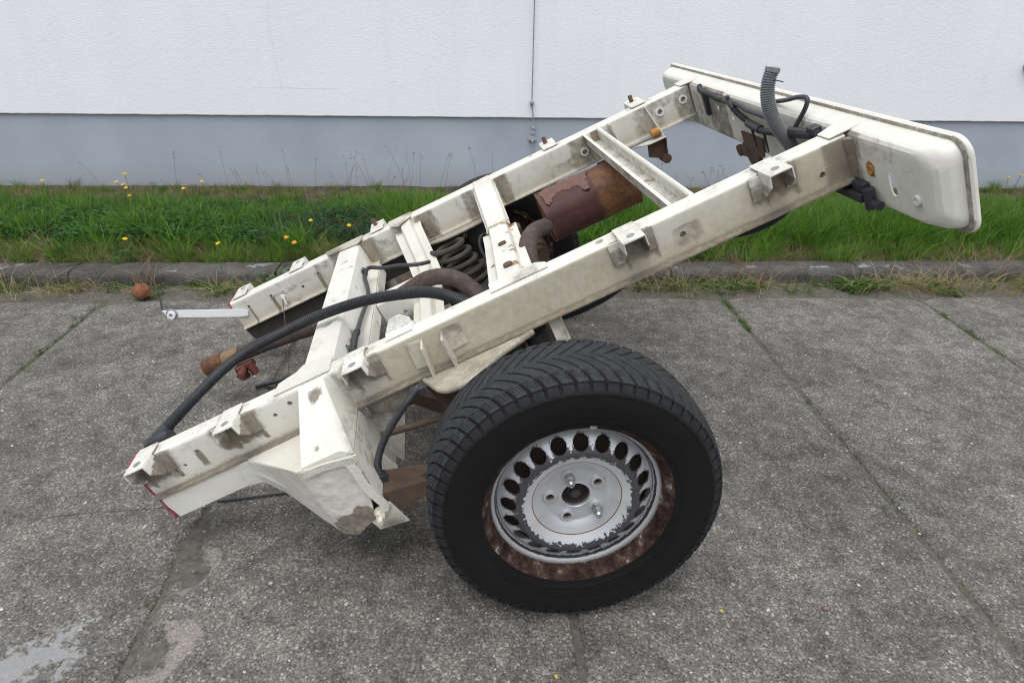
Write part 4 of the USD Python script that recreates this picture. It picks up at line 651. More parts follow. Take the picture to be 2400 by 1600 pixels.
    obj3('seam_strip', [(-0.553, 0.1445, 0.2925), (-0.500, 0.1435, 0.2905), (-0.424, 0.1435, 0.2755), (-0.425, 0.1435, 0.256), (-0.500, 0.1435, 0.272), (-0.560, 0.1450, 0.273)], M['rough_paint'], om, 0.003, 0.28, 0.5)
    c = mir([(-0.452, 0.138, 0.098)])[0]
    obj('pivot_bolt', wm(cat([cyl(c, 'v', 0.012, 0.022, 6), cyl((c[0], c[1] - 0.006 * (1 if near else -1), c[2]), 'v', 0.007, 0.046, 10), cyl((c[0], c[1] + 0.010 * (1 if near else -1), c[2]), 'v', 0.017, 0.004, 16)])), M['boltwhite'], om)
obj('damper_plate', wm(cat([sheet([(-0.40, 0.40, 0.278), (-0.335, 0.40, 0.262), (-0.339, 0.40, 0.196), (-0.420, 0.40, 0.045), (-0.452, 0.40, 0.090), (-0.455, 0.40, 0.17)], 0.004)])), M['paint'], ch, smooth=False, attrs={'dirt': lambda w: 0.3 + 0.4 * n1(w, 14, 5), 'rust': lambda w: 0.2 + 0.6 * sstep(0.5, 0.65, n1(w, 12, 6))})
bm = trimesh.creation.icosphere(3); bm.vertices = bm.vertices * [0.075, 0.045, 0.050] + [-0.355, 0.415, 0.248]
obj('spring_dome', wm(bm), M['paint'], ch, smooth=True, attrs={'dirt': lambda w: 0.34 + 0.4 * n1(w, 12, 5), 'tan': lambda w: 0.6 + 0 * w[:, 0], 'rust': lambda w: 0.1 + 0.5 * sstep(0.55, 0.7, n1(w, 16, 6))})

# rear beam: pressed channel with rounded ends and a rolled lip
def rrect(y0, y1, z0, z1, r, k=8):
    out = []
    for cx, cz, a0 in ((y1 - r, z0 + r, -90), (y1 - r, z1 - r, 0), (y0 + r, z1 - r, 90), (y0 + r, z0 + r, 180)):
        out += [(cx + r * math.cos(math.radians(a)), cz + r * math.sin(math.radians(a))) for a in np.linspace(a0, a0 + 90, k)]
    return np.array(out)
BV0, BV1 = 0.056, 2 * VC - 0.056
rings = []
def ring(u, ins, r, n0, n1_): rings.append(np.c_[np.full(32, u), rrect(BV0 + ins, BV1 - ins, n0 - 0.016, n1_, r)])
ring(0.9215, 0.120, 0.012, 0.275, 0.362); ring(0.9215, 0.075, 0.020, 0.262, 0.380); ring(0.9225, 0.050, 0.032, 0.251, 0.389); ring(0.928, 0.032, 0.042, 0.243, 0.3955); ring(0.936, 0.021, 0.046, 0.239, 0.3985)
ring(0.952, 0.012, 0.040, 0.228, 0.4005); ring(0.975, 0.008, 0.038, 0.220, 0.4015); ring(0.9785, 0.0075, 0.038, 0.219, 0.402); ring(0.980, -0.002, 0.040, 0.209, 0.409); ring(0.986, -0.005, 0.042, 0.206, 0.4115); ring(0.9935, -0.004, 0.042, 0.207, 0.410); ring(0.9955, 0.000, 0.04, 0.211, 0.406)
ring(0.994, 0.0085, 0.038, 0.220, 0.400)
ring(0.952, 0.015, 0.038, 0.232, 0.3975); ring(0.938, 0.026, 0.042, 0.243, 0.394); ring(0.9265, 0.070, 0.02, 0.262, 0.379); ring(0.9255, 0.120, 0.012, 0.275, 0.362)
R_ = np.array(rings); k = 32; a, b = np.meshgrid(np.arange(len(R_) - 1), np.arange(k), indexing='ij'); c = (b + 1) % k
q = np.stack([a * k + b, a * k + c, (a + 1) * k + c, (a + 1) * k + b], -1).reshape(-1, 4); F = np.vstack([q[:, [0, 1, 2]], q[:, [0, 2, 3]]])
V = R_.reshape(-1, 3); cf = np.array([0.9215, VC, 0.318]); cb = np.array([0.9255, VC, 0.318]); n_ = len(V); V = np.vstack([V, cf, cb]); L_ = (len(R_) - 1) * k
F = np.vstack([F, [[n_, (x + 1) % k, x] for x in range(k)], [[n_ + 1, L_ + x, L_ + (x + 1) % k] for x in range(k)]])
beam = trimesh.Trimesh(V, F, process=False); trimesh.repair.fix_normals(beam)
cuts = [hull([(x, 0.212 + dv * 1.0 + 0.011 * math.cos(t), 0.300 + dn + 0.011 * math.sin(t)) for x in (0.91, 0.94) for dv, dn in ((0, -0.018), (0.004, 0.018)) for t in np.linspace(0, 6.28, 14)]),
        cyl((0.923, 0.29, 0.318), 'u', 0.008, 0.03, 12), cyl((0.923, 0.133, 0.285), 'u', 0.006, 0.03, 12), cyl((0.923, 0.148, 0.345), 'u', 0.004, 0.03, 10), cyl((0.923, 1.165, 0.335), 'u', 0.009, 0.03, 12), cyl((0.923, 1.07, 0.350), 'u', 0.008, 0.03, 12), cyl((0.923, 1.055, 0.315), 'u', 0.008, 0.03, 12)]
beam = bore(beam, cuts)
beam = trimesh.remesh.subdivide_to_size(beam.vertices, beam.faces, 0.018); beam = trimesh.Trimesh(*beam[:2])
def beam_dirt(w):
    u, v, n = FC(w).T; nn = n1(w, 14, 72); d = 0.10 + 0.15 * nn
    web = u < 0.93
    d = np.where(web, 0.20 + 0.42 * sstep(0.4, 0.7, nn) * n1(w, 40, 3), d)
    for a, b, s in ((0.33, 0.37, .75), (0.12, 0.30, .36), (1.10, 1.25, .75), (1.20, 1.38, .6)): d = np.maximum(d, np.where(web, s * sstep(a - 0.03, a, v) * sstep(b + 0.03, b, v) * (0.5 + 0.8 * n1(w, 30, 4)), 0))
    d = np.maximum(d, np.where((u > 0.9765) & (u < 0.9805), 0.50 + 0.3 * nn, 0))
    d = np.maximum(d, np.where(u < 0.97, 0.40 * sstep(0.07, 0.03, np.abs(v - 0.40)) * (n > 0.39) * nn * 1.4, 0)); return d
rb = obj('rear_beam', wm(beam), M['beam'], ch, smooth=60, attrs={'dirt': beam_dirt, 'rust': lambda w: 0.05 + 0.75 * sstep(0.030, 0.014, np.linalg.norm(FC(w)[:, 1:] - [0.29, 0.318], axis=1)) + 0.3 * sstep(0.66, 0.8, n1(w, 20, 8))}, label='white rear beam with rounded ends and a rolled lip')
obj('rusty_nut', wm(bore(cyl((0.920, 0.29, 0.318), 'u', 0.0115, 0.004, 16), [cyl((0.92, 0.29, 0.318), 'u', 0.008, 0.02, 12)])), M['orange'], rb)
obj('weld_nut', wm(bore(cyl((0.919, 0.133, 0.285), 'u', 0.012, 0.006, 16), [cyl((0.92, 0.133, 0.285), 'u', 0.006, 0.02, 12)])), M['bracket'], rb)
obj('flap', wm(sheet([(0.879, 0.418, NT + 0.0035), (0.972, 0.445, NT + 0.0065), (0.955, 0.362, NT + 0.0065), (0.879, 0.366, NT + 0.0035)], 0.0028)), M['paint'], rb, smooth=False, attrs=film(0.03, 0.15))
obj('flap', wm(sheet([(0.890, 1.469, NT + 0.0035), (0.962, 1.455, NT + 0.0065), (0.966, 1.41, NT + 0.0065), (0.945, 1.385, NT + 0.005), (0.890, 1.408, NT + 0.0035)], 0.0028)), M['paint'], rb, smooth=False, attrs=film(0.08, 0.2))
obj('corner_fold', wm(cat([hull([(0.905, V0 - 0.001, 0.385), (0.921, V0 - 0.020, 0.383), (0.921, V0 - 0.001, 0.386), (0.912, V0 - 0.001, 0.285), (0.921, V0 - 0.020, 0.285), (0.921, V0, 0.285)])])), M['paint'], rb, smooth=False, attrs=film(0.75, 0.4))
hang = cat([sheet([(0.917, 0.995, 0.285), (0.917, 0.845, 0.285), (0.912, 0.850, 0.225), (0.912, 0.900, 0.215), (0.912, 0.965, 0.230), (0.912, 0.985, 0.245)], 0.005), cyl((0.912, 1.035, 0.210), 'u', 0.020, 0.012, 12), cyl((0.912, 0.945, 0.202), 'u', 0.022, 0.014, 12), cyl((0.912, 0.905, 0.210), 'u', 0.020, 0.014, 12), sheet([(0.912, 0.985, 0.25), (0.912, 1.045, 0.215), (0.912, 1.03, 0.195), (0.912, 0.95, 0.20)], 0.006)])
obj('exhaust_hanger', wm(hang), M['arm'], rb, smooth=25, label='rusty exhaust hanger below the rear beam')
obj('dark_fitting', wm(cat([fbox(0.900, 0.919, 0.300, 0.345, 0.262, 0.285), cyl((0.905, 0.285, 0.252), 'n', 0.013, 0.05, 12), cyl((0.905, 0.262, 0.243), 'v', 0.011, 0.03, 12), fbox(0.89, 0.919, 0.30, 0.42, 0.240, 0.262)])), M['hose'], ch, smooth=30)
obj('underbody_shield', wm(cat([prism([(0.455, NB - 0.012), (0.478, NB - 0.018), (0.53, 0.262), (0.53, NB - 0.006)], 'v', 0.40, 0.47)])), M['black_steel'], ch, smooth=30)

# exhaust
ax = np.linspace(0, 2 * np.pi, 33)[:-1]
rr = lambda s: np.stack([0.125 * s * np.sign(np.cos(ax)) * np.abs(np.cos(ax)) ** 0.8, 0.085 * s * np.sign(np.sin(ax)) * np.abs(np.sin(ax)) ** 0.8], 1)
secs = [(0.238, 0.0), (0.238, 0.55), (0.236, 0.95), (0.228, 1.0), (0.232, 1.03), (0.240, 1.0)] + [(x, 1.0) for x in np.linspace(0.25, 0.40, 8)] + [(0.404, 1.012), (0.410, 1.012), (0.414, 1.0)] + [(x, 1.0) for x in np.linspace(0.43, 0.545, 6)] + [(0.553, 1.03), (0.558, 1.02), (0.556, 0.96), (0.552, 0.5), (0.552, 0.0)]
MV, MN = 1.155, 0.245
V = np.array([[u, MV + p[0], MN + p[1] - 0.06 * p[0]] for u, s in secs for p in rr(s)]); k = 32
a, b = np.meshgrid(np.arange(len(secs) - 1), np.arange(k), indexing='ij'); c = (b + 1) % k; q = np.stack([a * k + b, (a + 1) * k + b, (a + 1) * k + c, a * k + c], -1).reshape(-1, 4)
mf = trimesh.Trimesh(V, np.vstack([q[:, [0, 1, 2]], q[:, [0, 2, 3]]]), process=False); mf.merge_vertices(); mf.update_faces(mf.nondegenerate_faces()); trimesh.repair.fix_normals(mf)
mu = obj('muffler', wm(mf), M['muffler2'], ch, smooth=40, attrs={'zone': lambda w: 0.12 + 0.75 * sstep(0.40, 0.45, FC(w)[:, 0]) + 0.3 * sstep(0.26, 0.235, FC(w)[:, 0])}, label='rusted-through oval muffler below the far rail')
# peeled flake of its outer sheet, lying on the upper side
def on_muffler(u, th, lift): return (u, MV + (0.125 + lift) * math.cos(th), MN + (0.085 + lift) * math.sin(th) - 0.06 * 0.125 * math.cos(th))
nu, nt = 34, 26; Gf_ = np.zeros((nu, nt, 3)); keep = np.zeros((nu, nt), bool)
for i in range(nu):
    for j in range(nt):
        u = 0.232 + 0.195 * i / (nu - 1); th = math.radians(70 + 95 * j / (nt - 1)); s = (j / (nt - 1))
        Gf_[i, j] = on_muffler(u, th, 0.004 + 0.016 * sstep(0.4, 1.0, s) + 0.006 * (meshkit.noise(np.array([u * 40, s * 6, 0.0])) - 0.5))
        wn = meshkit.fbm(np.array([u * 30, 3.1, 0.5]), 3, 5)
        keep[i, j] = s < 0.74 + 0.5 * (wn - 0.5) - 0.22 * sstep(0.07, 0.0, abs(u - 0.335)) - 0.5 * sstep(0.40, 0.43, u) and u > 0.236 + 0.02 * s
F = []
for i in range(nu - 1):
    for j in range(nt - 1):
        if keep[i, j] and keep[i + 1, j] and keep[i, j + 1] and keep[i + 1, j + 1]: F += [[i * nt + j, (i + 1) * nt + j, (i + 1) * nt + j + 1], [i * nt + j, (i + 1) * nt + j + 1, i * nt + j + 1]]
fk = trimesh.Trimesh(Gf_.reshape(-1, 3), F, process=False); V = fk.vertices; N = len(V); nrm = fk.vertex_normals
flk = trimesh.Trimesh(np.vstack([V + nrm * 0.0015, V - nrm * 0.0015]), np.vstack([fk.faces, fk.faces[:, ::-1] + N]), process=False); flk.remove_unreferenced_vertices()
obj('peeled_sheet', wm(flk), M['flake'], mu, smooth=40)
def fp_(P, r, mt, name, step=0.01, sides=20, par=None): return obj(name, tube(spline(W(np.array(P)), step), r, sides), mt, par or ch, smooth=40)
ep = fp_([(-0.985, 1.10, 0.292), (-0.80, 1.085, 0.285), (-0.60, 1.06, 0.268), (-0.42, 1.03, 0.255), (-0.30, 1.00, 0.272), (-0.20, 0.965, 0.292), (-0.125, 0.925, 0.268), (-0.07, 0.86, 0.205), (-0.01, 0.78, 0.17), (0.06, 0.72, 0.19), (0.105, 0.70, 0.245), (0.122, 0.74, 0.295), (0.145, 0.83, 0.315), (0.185, 0.955, 0.29), (0.212, 1.03, 0.262), (0.240, 1.075, 0.248)], 0.0275, M['pipe'], 'exhaust_pipe')
fp_([(-1.030, 1.103, 0.293), (-1.00, 1.102, 0.293), (-0.960, 1.099, 0.292)], 0.0298, M['pipe_tan'], 'sleeve', par=ep)
fp_([(-1.105, 1.109, 0.294), (-1.07, 1.106, 0.294), (-1.027, 1.103, 0.293)], 0.0322, M['pipe_rust'], 'pipe_end', par=ep)
obj('pipe_end_inside', wm(cyl((-1.1055, 1.109, 0.294), 'u', 0.028, 0.004, 20)), M['dark_inside'], ep)
obj('pipe_clamp', wm(cat([fbox(-1.00, -0.93, 1.055, 1.095, 0.235, 0.262, 0.006), cyl((-0.985, 1.07, 0.235), 'n', 0.018, 0.05, 12), cyl((-0.94, 1.06, 0.24), 'n', 0.015, 0.05, 10), cyl((-0.965, 1.03, 0.25), 'v', 0.012, 0.06, 10)])), plain('red_rust_clamp', (0.10, 0.028, 0.022), 0.7, var=0.5, scale=50, bump=0.4), ep)

# springs, trailing arms, axle carrier
def coil(vc, uc, n_lo, n_hi, R, turns, r, ph):
    t = np.linspace(0, 1, int(turns * 30)); a = 2 * np.pi * turns * t + ph; Rr = R * (0.84 + 0.16 * np.sin(np.pi * np.clip(t, 0, 1)) ** 0.6)
    return W(np.stack([uc + 0.045 * (1 - t) + Rr * np.cos(a), vc - Rr * np.sin(a), n_lo + (n_hi - n_lo) * t], 1))
for near in (True, False):
    mir = lambda v: v if near else 2 * VC - v
    sp_ = obj('coil_spring', tube(coil(mir(0.53), -0.150, 0.03, 0.272, 0.070, 6.4, 0.0085, 0.6), 0.0105, 12), M['spring'], ch, smooth=True)
    obj('spring_seat', wm(cyl((-0.105, mir(0.53), 0.012), 'n', 0.078, 0.03, 24)), M['brown'], sp_)
    arm = cat([hull([(-0.475, mir(v), n) for v, n in ((0.17, 0.085), (0.26, 0.085), (0.17, 0.115), (0.26, 0.115))] + [(-0.425, mir(v), n) for v, n in ((0.17, 0.065), (0.26, 0.065), (0.17, 0.13), (0.26, 0.13))] + [(-0.34, mir(v), n) for v, n in ((0.24, 0.022), (0.31, 0.022), (0.24, 0.062), (0.31, 0.062))]),
               hull([(-0.345, mir(v), n) for v, n in ((0.24, 0.022), (0.31, 0.022), (0.24, 0.062), (0.31, 0.062))] + [(0.06, mir(v), n) for v, n in ((0.225, -0.05), (0.36, -0.05), (0.225, 0.04), (0.36, 0.04))]),
               hull([(-0.40, mir(0.62), 0.10), (-0.36, mir(0.66), 0.10), (-0.40, mir(0.62), 0.15), (-0.36, mir(0.66), 0.15), (-0.06, mir(0.30), -0.03), (0.04, mir(0.36), -0.03), (-0.06, mir(0.30), 0.05), (0.04, mir(0.40), 0.05)]), hull([(-0.18, mir(0.40), -0.01), (-0.02, mir(0.40), -0.01), (-0.18, mir(0.60), -0.005), (-0.03, mir(0.60), -0.005), (-0.18, mir(0.40), 0.02), (-0.02, mir(0.40), 0.02), (-0.18, mir(0.60), 0.02), (-0.03, mir(0.60), 0.02)])])
    obj('trailing_arm', wm(arm), M['arm'], ch, smooth=30)
    obj('bump_stop', wm(cat([cyl((-0.02, mir(0.40), 0.23), 'n', 0.045, 0.09, 20), cyl((0.06, mir(0.41), 0.16), 'n', 0.035, 0.16, 18)])), M['black_steel'], ch, smooth=30)
    obj('carrier_plate', wm(sheet([(-0.275, mir(0.42), NB - 0.012), (-0.13, mir(0.42), NB - 0.012), (-0.13, mir(0.36), 0.18), (-0.235, mir(0.36), 0.165)], 0.006)), M['brown'], ch, smooth=False)
    obj('damper', wm(cat([hull([(-0.02 + r * math.cos(t), mir(0.34) + r * math.sin(t), n + 0.06) for r, n in ((0.026, 0.0), (0.026, 0.12)) for t in np.linspace(0, 6.28, 16)])])), M['black_steel'], ch, smooth=30)
obj('cable_rod', tube(spline(W(np.array([(-0.415, 0.34, 0.182), (-0.36, 0.34, 0.173), (-0.28, 0.34, 0.16), (-0.18, 0.35, 0.13)])), 0.02), 0.009, 10), M['arm'], ch, smooth=True)
obj('axle_carrier', wm(cat([hull([(u, v, n) for u in (-0.40, -0.33) for v in (0.60, 1.23) for n in (0.085, 0.145)]), hull([(u, v, n) for u, n in ((-0.36, 0.09), (-0.33, 0.15), (0.02, 0.03), (0.05, 0.10)) for v in (0.78, 0.84)]), hull([(u, v, n) for u in (0.0, 0.07) for v in (0.60, 1.23) for n in (0.03, 0.10)])])), M['brown'], ch, smooth=30)
obj('tank_shield', wm(cat([hull([(u, v, n) for u in (-0.20, 0.19) for v, n in ((1.02, 0.03), (1.36, 0.05), (1.05, 0.06), (1.36, 0.11))])])), M['black_steel'], ch, smooth=30)
obj('link_plate', wm(cat([fbox(-0.175, -0.09, 0.66, 0.78, 0.165, 0.19), cyl((-0.14, 0.72, 0.195), 'n', 0.016, 0.02, 14)])), M['brown'], ch, smooth=30)
obj('axle_joint', wm(cat([cyl((0.165, 1.12, 0.17), 'v', 0.034, 0.10, 20), cyl((0.165, 1.06, 0.17), 'v', 0.026, 0.05, 20), fbox(0.10, 0.14, 1.08, 1.14, 0.21, 0.28)])), M['brown'], ch, smooth=30)
obj('brake_pipe', tube(spline(W(np.array([(0.02, 1.22, 0.255), (0.0, 1.215, 0.268), (-0.018, 1.20, 0.255), (-0.022, 1.17, 0.20), (-0.018, 1.12, 0.13), (0.0, 1.0, 0.08)])), 0.01), 0.006, 8), M['black_steel'], ch, smooth=True)

# strap with a washer, earth lead, control cable
obj('strap', wm(sheet([(-1.262, V1 - 0.006, 0.487), (-1.256, V1 - 0.006, 0.452), (-1.02, V1 - 0.006, 0.333), (-0.985, V1 - 0.006, 0.322), (-0.975, V1 - 0.006, 0.345), (-1.025, V1 - 0.006, 0.372)], 0.003)), M['strap'], ch, smooth=False, label='white flat strap sticking out in front of the far rail')
t = np.linspace(0, 6.28, 25)[:-1]
obj('strap_nut', wm(bore(cyl((-1.236, V1 - 0.014, 0.4575), 'v', 0.015, 0.016, 20), [cyl((-1.236, V1 - 0.02, 0.4575), 'v', 0.007, 0.02, 14)])), M['strap'], ch)
obj('strap_nut', wm(cyl((-1.236, V1 - 0.0085, 0.4575), 'v', 0.022, 0.003, 24)), M['zinc'], ch)
obj('strap_tip', wm(cat([sheet([(-1.262, V1 - 0.004, 0.487), (-1.256, V1 - 0.004, 0.452), (-1.265, V1 + 0.015, 0.450), (-1.268, V1 + 0.015, 0.49)], 0.003), sheet([(-1.262, V1 - 0.004, 0.49), (-1.255, V1 - 0.002, 0.489), (-1.245, V1 + 0.02, 0.525), (-1.252, V1 + 0.02, 0.530)], 0.002)])), M['black_steel'], ch, smooth=False)
wt, wb = W(np.array([[-0.826, V1 - 0.006, 0.327]]))[0], np.array([-0.735, 2.318, 0.016])
obj('earth_lead', tube([wt, wt + [0.0, -0.01, -0.02], (wt + wb) / 2 + [0.0, 0.01, -0.0], wb], 0.0016, 6), M['brakeline'], ch)
obj('lead_lug', wm(cat([cyl((-0.826, V1 - 0.004, 0.329), 'v', 0.008, 0.008, 12), hull([(-0.832, V1 - 0.006, 0.325), (-0.820, V1 - 0.006, 0.325), (-0.834, V1 - 0.006, 0.295), (-0.826, V1 - 0.006, 0.295), (-0.83, V1 - 0.010, 0.295), (-0.826, V1 - 0.011, 0.325)])])), M['strap'], ch)
obj('control_cable', tube(spline([(-0.849, 2.264, 0.013), (-0.78, 2.30, 0.014), (-0.69, 2.344, 0.014), (-0.52, 2.40, 0.013), (-0.30, 2.41, 0.013)], 0.02), 0.0085, 10), M['hose'], ch, smooth=True)
obj('cable_sleeve', tube([(-0.755, 2.309, 0.016), (-0.70, 2.339, 0.016)], 0.0135, 12), M['hose'], ch, smooth=40)
obj('loose_wire', tube(spline([(-0.775, 1.612, 0.005), (-0.70, 1.622, 0.006), (-0.62, 1.636, 0.006), (-0.50, 1.655, 0.005)], 0.02), 0.0032, 8), M['hose'], ch, smooth=True)

# hoses and cables
lh = np.array([(-0.985, 0.475, 0.385), (-0.955, 0.490, 0.398), (-0.885, 0.520, 0.420), (-0.80, 0.575, 0.440), (-0.72, 0.635, 0.445), (-0.647, 0.690, 0.432), (-0.506, 0.710, 0.424), (-0.36, 0.673, 0.420), (-0.22, 0.585, 0.417), (-0.11, 0.490, 0.398), (-0.045, 0.450, 0.345), (0.03, 0.455, 0.285), (0.12, 0.46, 0.228), (0.22, 0.46, 0.216), (0.32, 0.46, 0.232), (0.45, 0.462, 0.275), (0.56, 0.46, 0.262), (0.68, 0.46, 0.222), (0.76, 0.465, 0.222), (0.83, 0.50, 0.238)])
hs = obj('corrugated_hose', corrugated(W(lh), 0.0145), M['hose'], ch, smooth=40, label='long black corrugated hose running over the crossmembers')
obj('hose_junction', cat([tube(W(np.array([(-1.012, 0.468, 0.372), (-0.985, 0.478, 0.385), (-0.955, 0.490, 0.397)])), [0.021, 0.021, 0.017], 14), tube(W(np.array([(-1.02, 0.455, 0.385), (-0.995, 0.462, 0.383), (-0.94, 0.448, 0.385)])), 0.018, 14), wm(fbox(-1.015, -0.955, 0.455, 0.462, 0.375, 0.402))]), M['hose'], hs, smooth=40)
gh = np.array([(0.975, 0.60, 0.225), (0.925, 0.60, 0.275), (0.895, 0.60, 0.321), (0.868, 0.60, 0.394), (0.861, 0.60, 0.451), (0.868, 0.60, 0.499), (0.892, 0.60, 0.537)]); gh[0] = (0.905, 0.60, 0.245); gh[1] = (0.903, 0.60, 0.285)
gp = obj('corrugated_hose', corrugated(W(np.array([(0.893, 0.56, 0.235), (0.897, 0.585, 0.285), (0.890, 0.60, 0.330), (0.868, 0.605, 0.394), (0.860, 0.605, 0.451), (0.868, 0.605, 0.499), (0.890, 0.605, 0.535)])), 0.0175), M['greyhose'], ch, smooth=40, label='grey corrugated hose standing up in front of the rear beam')
tp = W(np.array([(0.887, 0.605, 0.531), (0.893, 0.605, 0.540), (0.8935, 0.605, 0.541)]))
obj('hose_cuff', tube(tp, [0.0195, 0.0195, 0.012], 14), M['greyhose'], gp, smooth=40)
obj('cable_tie', tube(W(np.array([(0.880, 0.590, 0.515), (0.885, 0.578, 0.512), (0.895, 0.57, 0.505)])), 0.0016, 6), M['tie'], gp)
wl_ = lambda P, r, name, mt='hose', corr=False: obj(name, corrugated(W(np.array(P)), r, 0.005, 0.0009, 12) if corr else tube(spline(W(np.array(P)), 0.008), r, 12), M[mt], ch, smooth=40)
wl_([(0.917, 1.275, 0.400), (0.905, 1.247, 0.397), (0.904, 1.156, 0.391), (0.902, 1.069, 0.388), (0.902, 0.999, 0.389), (0.900, 0.972, 0.375), (0.900, 0.927, 0.356), (0.900, 0.868, 0.342), (0.898, 0.83, 0.339), (0.895, 0.782, 0.335), (0.895, 0.725, 0.340), (0.895, 0.632, 0.356), (0.897, 0.575, 0.366), (0.897, 0.50, 0.376), (0.897, 0.45, 0.388)], 0.0085, 'wiring_loom', corr=True)
wl_([(0.905, 0.975, 0.387), (0.905, 0.949, 0.388), (0.906, 0.90, 0.379), (0.906, 0.823, 0.376), (0.905, 0.748, 0.374), (0.900, 0.66, 0.362)], 0.0065, 'wiring_loom')
wl_([(0.925, 0.770, 0.402), (0.938, 0.745, 0.408), (0.94, 0.703, 0.416), (0.94, 0.644, 0.430), (0.94, 0.580, 0.443), (0.938, 0.556, 0.440), (0.93, 0.560, 0.420), (0.912, 0.575, 0.390), (0.900, 0.585, 0.368)], 0.0062, 'wiring_loom')
obj('loom_wrap', tube(spline(W(np.array([(0.896, 0.69, 0.347), (0.895, 0.64, 0.357), (0.896, 0.58, 0.366), (0.897, 0.52, 0.374), (0.897, 0.47, 0.384)])), 0.01), 0.0140, 12), M['hose'], ch, smooth=40)
obj('loom_wrap', tube(spline(W(np.array([(0.897, 0.87, 0.342), (0.896, 0.83, 0.339), (0.896, 0.79, 0.336)])), 0.01), 0.0125, 12), M['hose'], ch, smooth=40)
obj('loom_wrap', tube(spline(W(np.array([(0.903, 1.03, 0.389), (0.902, 0.995, 0.390), (0.901, 0.965, 0.372)])), 0.01), 0.0115, 12), M['hose'], ch, smooth=40)
for c_ in [fbox(0.885, 0.912, 0.455, 0.485, 0.383, 0.402), fbox(0.895, 0.905, 0.985, 0.998, 0.385, 0.412), fbox(0.905, 0.919, 1.235, 1.255, 0.30, 0.40)]: obj('loom_clip', wm(c_), M['hose'], ch, smooth=False)
for v, n0, n1_ in ((0.845, 0.34, 0.270), (0.765, 0.335, 0.272)): obj('cable_tie', tube(W(np.array([(0.893, v, n0), (0.893, v - 0.002, (n0 + n1_) / 2), (0.892, v - 0.006, n1_)])), [0.0042, 0.0034, 0.002], 6), M['tie'], ch)
wl_([(-0.20, 1.10, 0.30), (-0.257, 1.085, 0.322), (-0.32, 1.13, 0.330), (-0.38, 1.165, 0.338), (-0.43, 1.20, 0.342), (-0.437, 1.185, 0.338), (-0.436, 1.115, 0.328), (-0.425, 0.974, 0.316), (-0.434, 0.862, 0.318), (-0.438, 0.759, 0.322), (-0.436, 0.67, 0.330), (-0.432, 0.60, 0.335), (-0.432, 0.52, 0.335)], 0.0072, 'wiring_loom')
obj('loom_wrap', corrugated(W(np.array([(-0.438, 0.72, 0.324), (-0.437, 0.66, 0.331), (-0.432, 0.60, 0.336), (-0.430, 0.54, 0.336)])), 0.0092, 0.006, 0.0012), M['hose'], ch, smooth=40)
for c_ in [fbox(-0.446, -0.434, 1.175, 1.20, 0.325, 0.355), fbox(-0.445, -0.43, 0.575, 0.60, 0.30, 0.345)]: obj('loom_clip', wm(c_), M['hose'], ch, smooth=False)
wl_([(-0.255, 0.300, 0.285), (-0.283, 0.25, 0.287), (-0.345, 0.235, 0.252), (-0.405, 0.225, 0.200), (-0.426, 0.225, 0.165), (-0.430, 0.230, 0.135), (-0.418, 0.24, 0.098), (-0.390, 0.25, 0.070), (-0.350, 0.255, 0.064), (-0.30, 0.26, 0.075), (-0.22, 0.27, 0.10)], 0.0085, 'brake_cable', corr=True)
for c_ in [fbox(-0.447, -0.418, 0.212, 0.238, 0.125, 0.150), fbox(-0.275, -0.235, 0.28, 0.31, 0.27, 0.292)]: obj('loom_clip', wm(c_), M['hose'], ch, smooth=False)

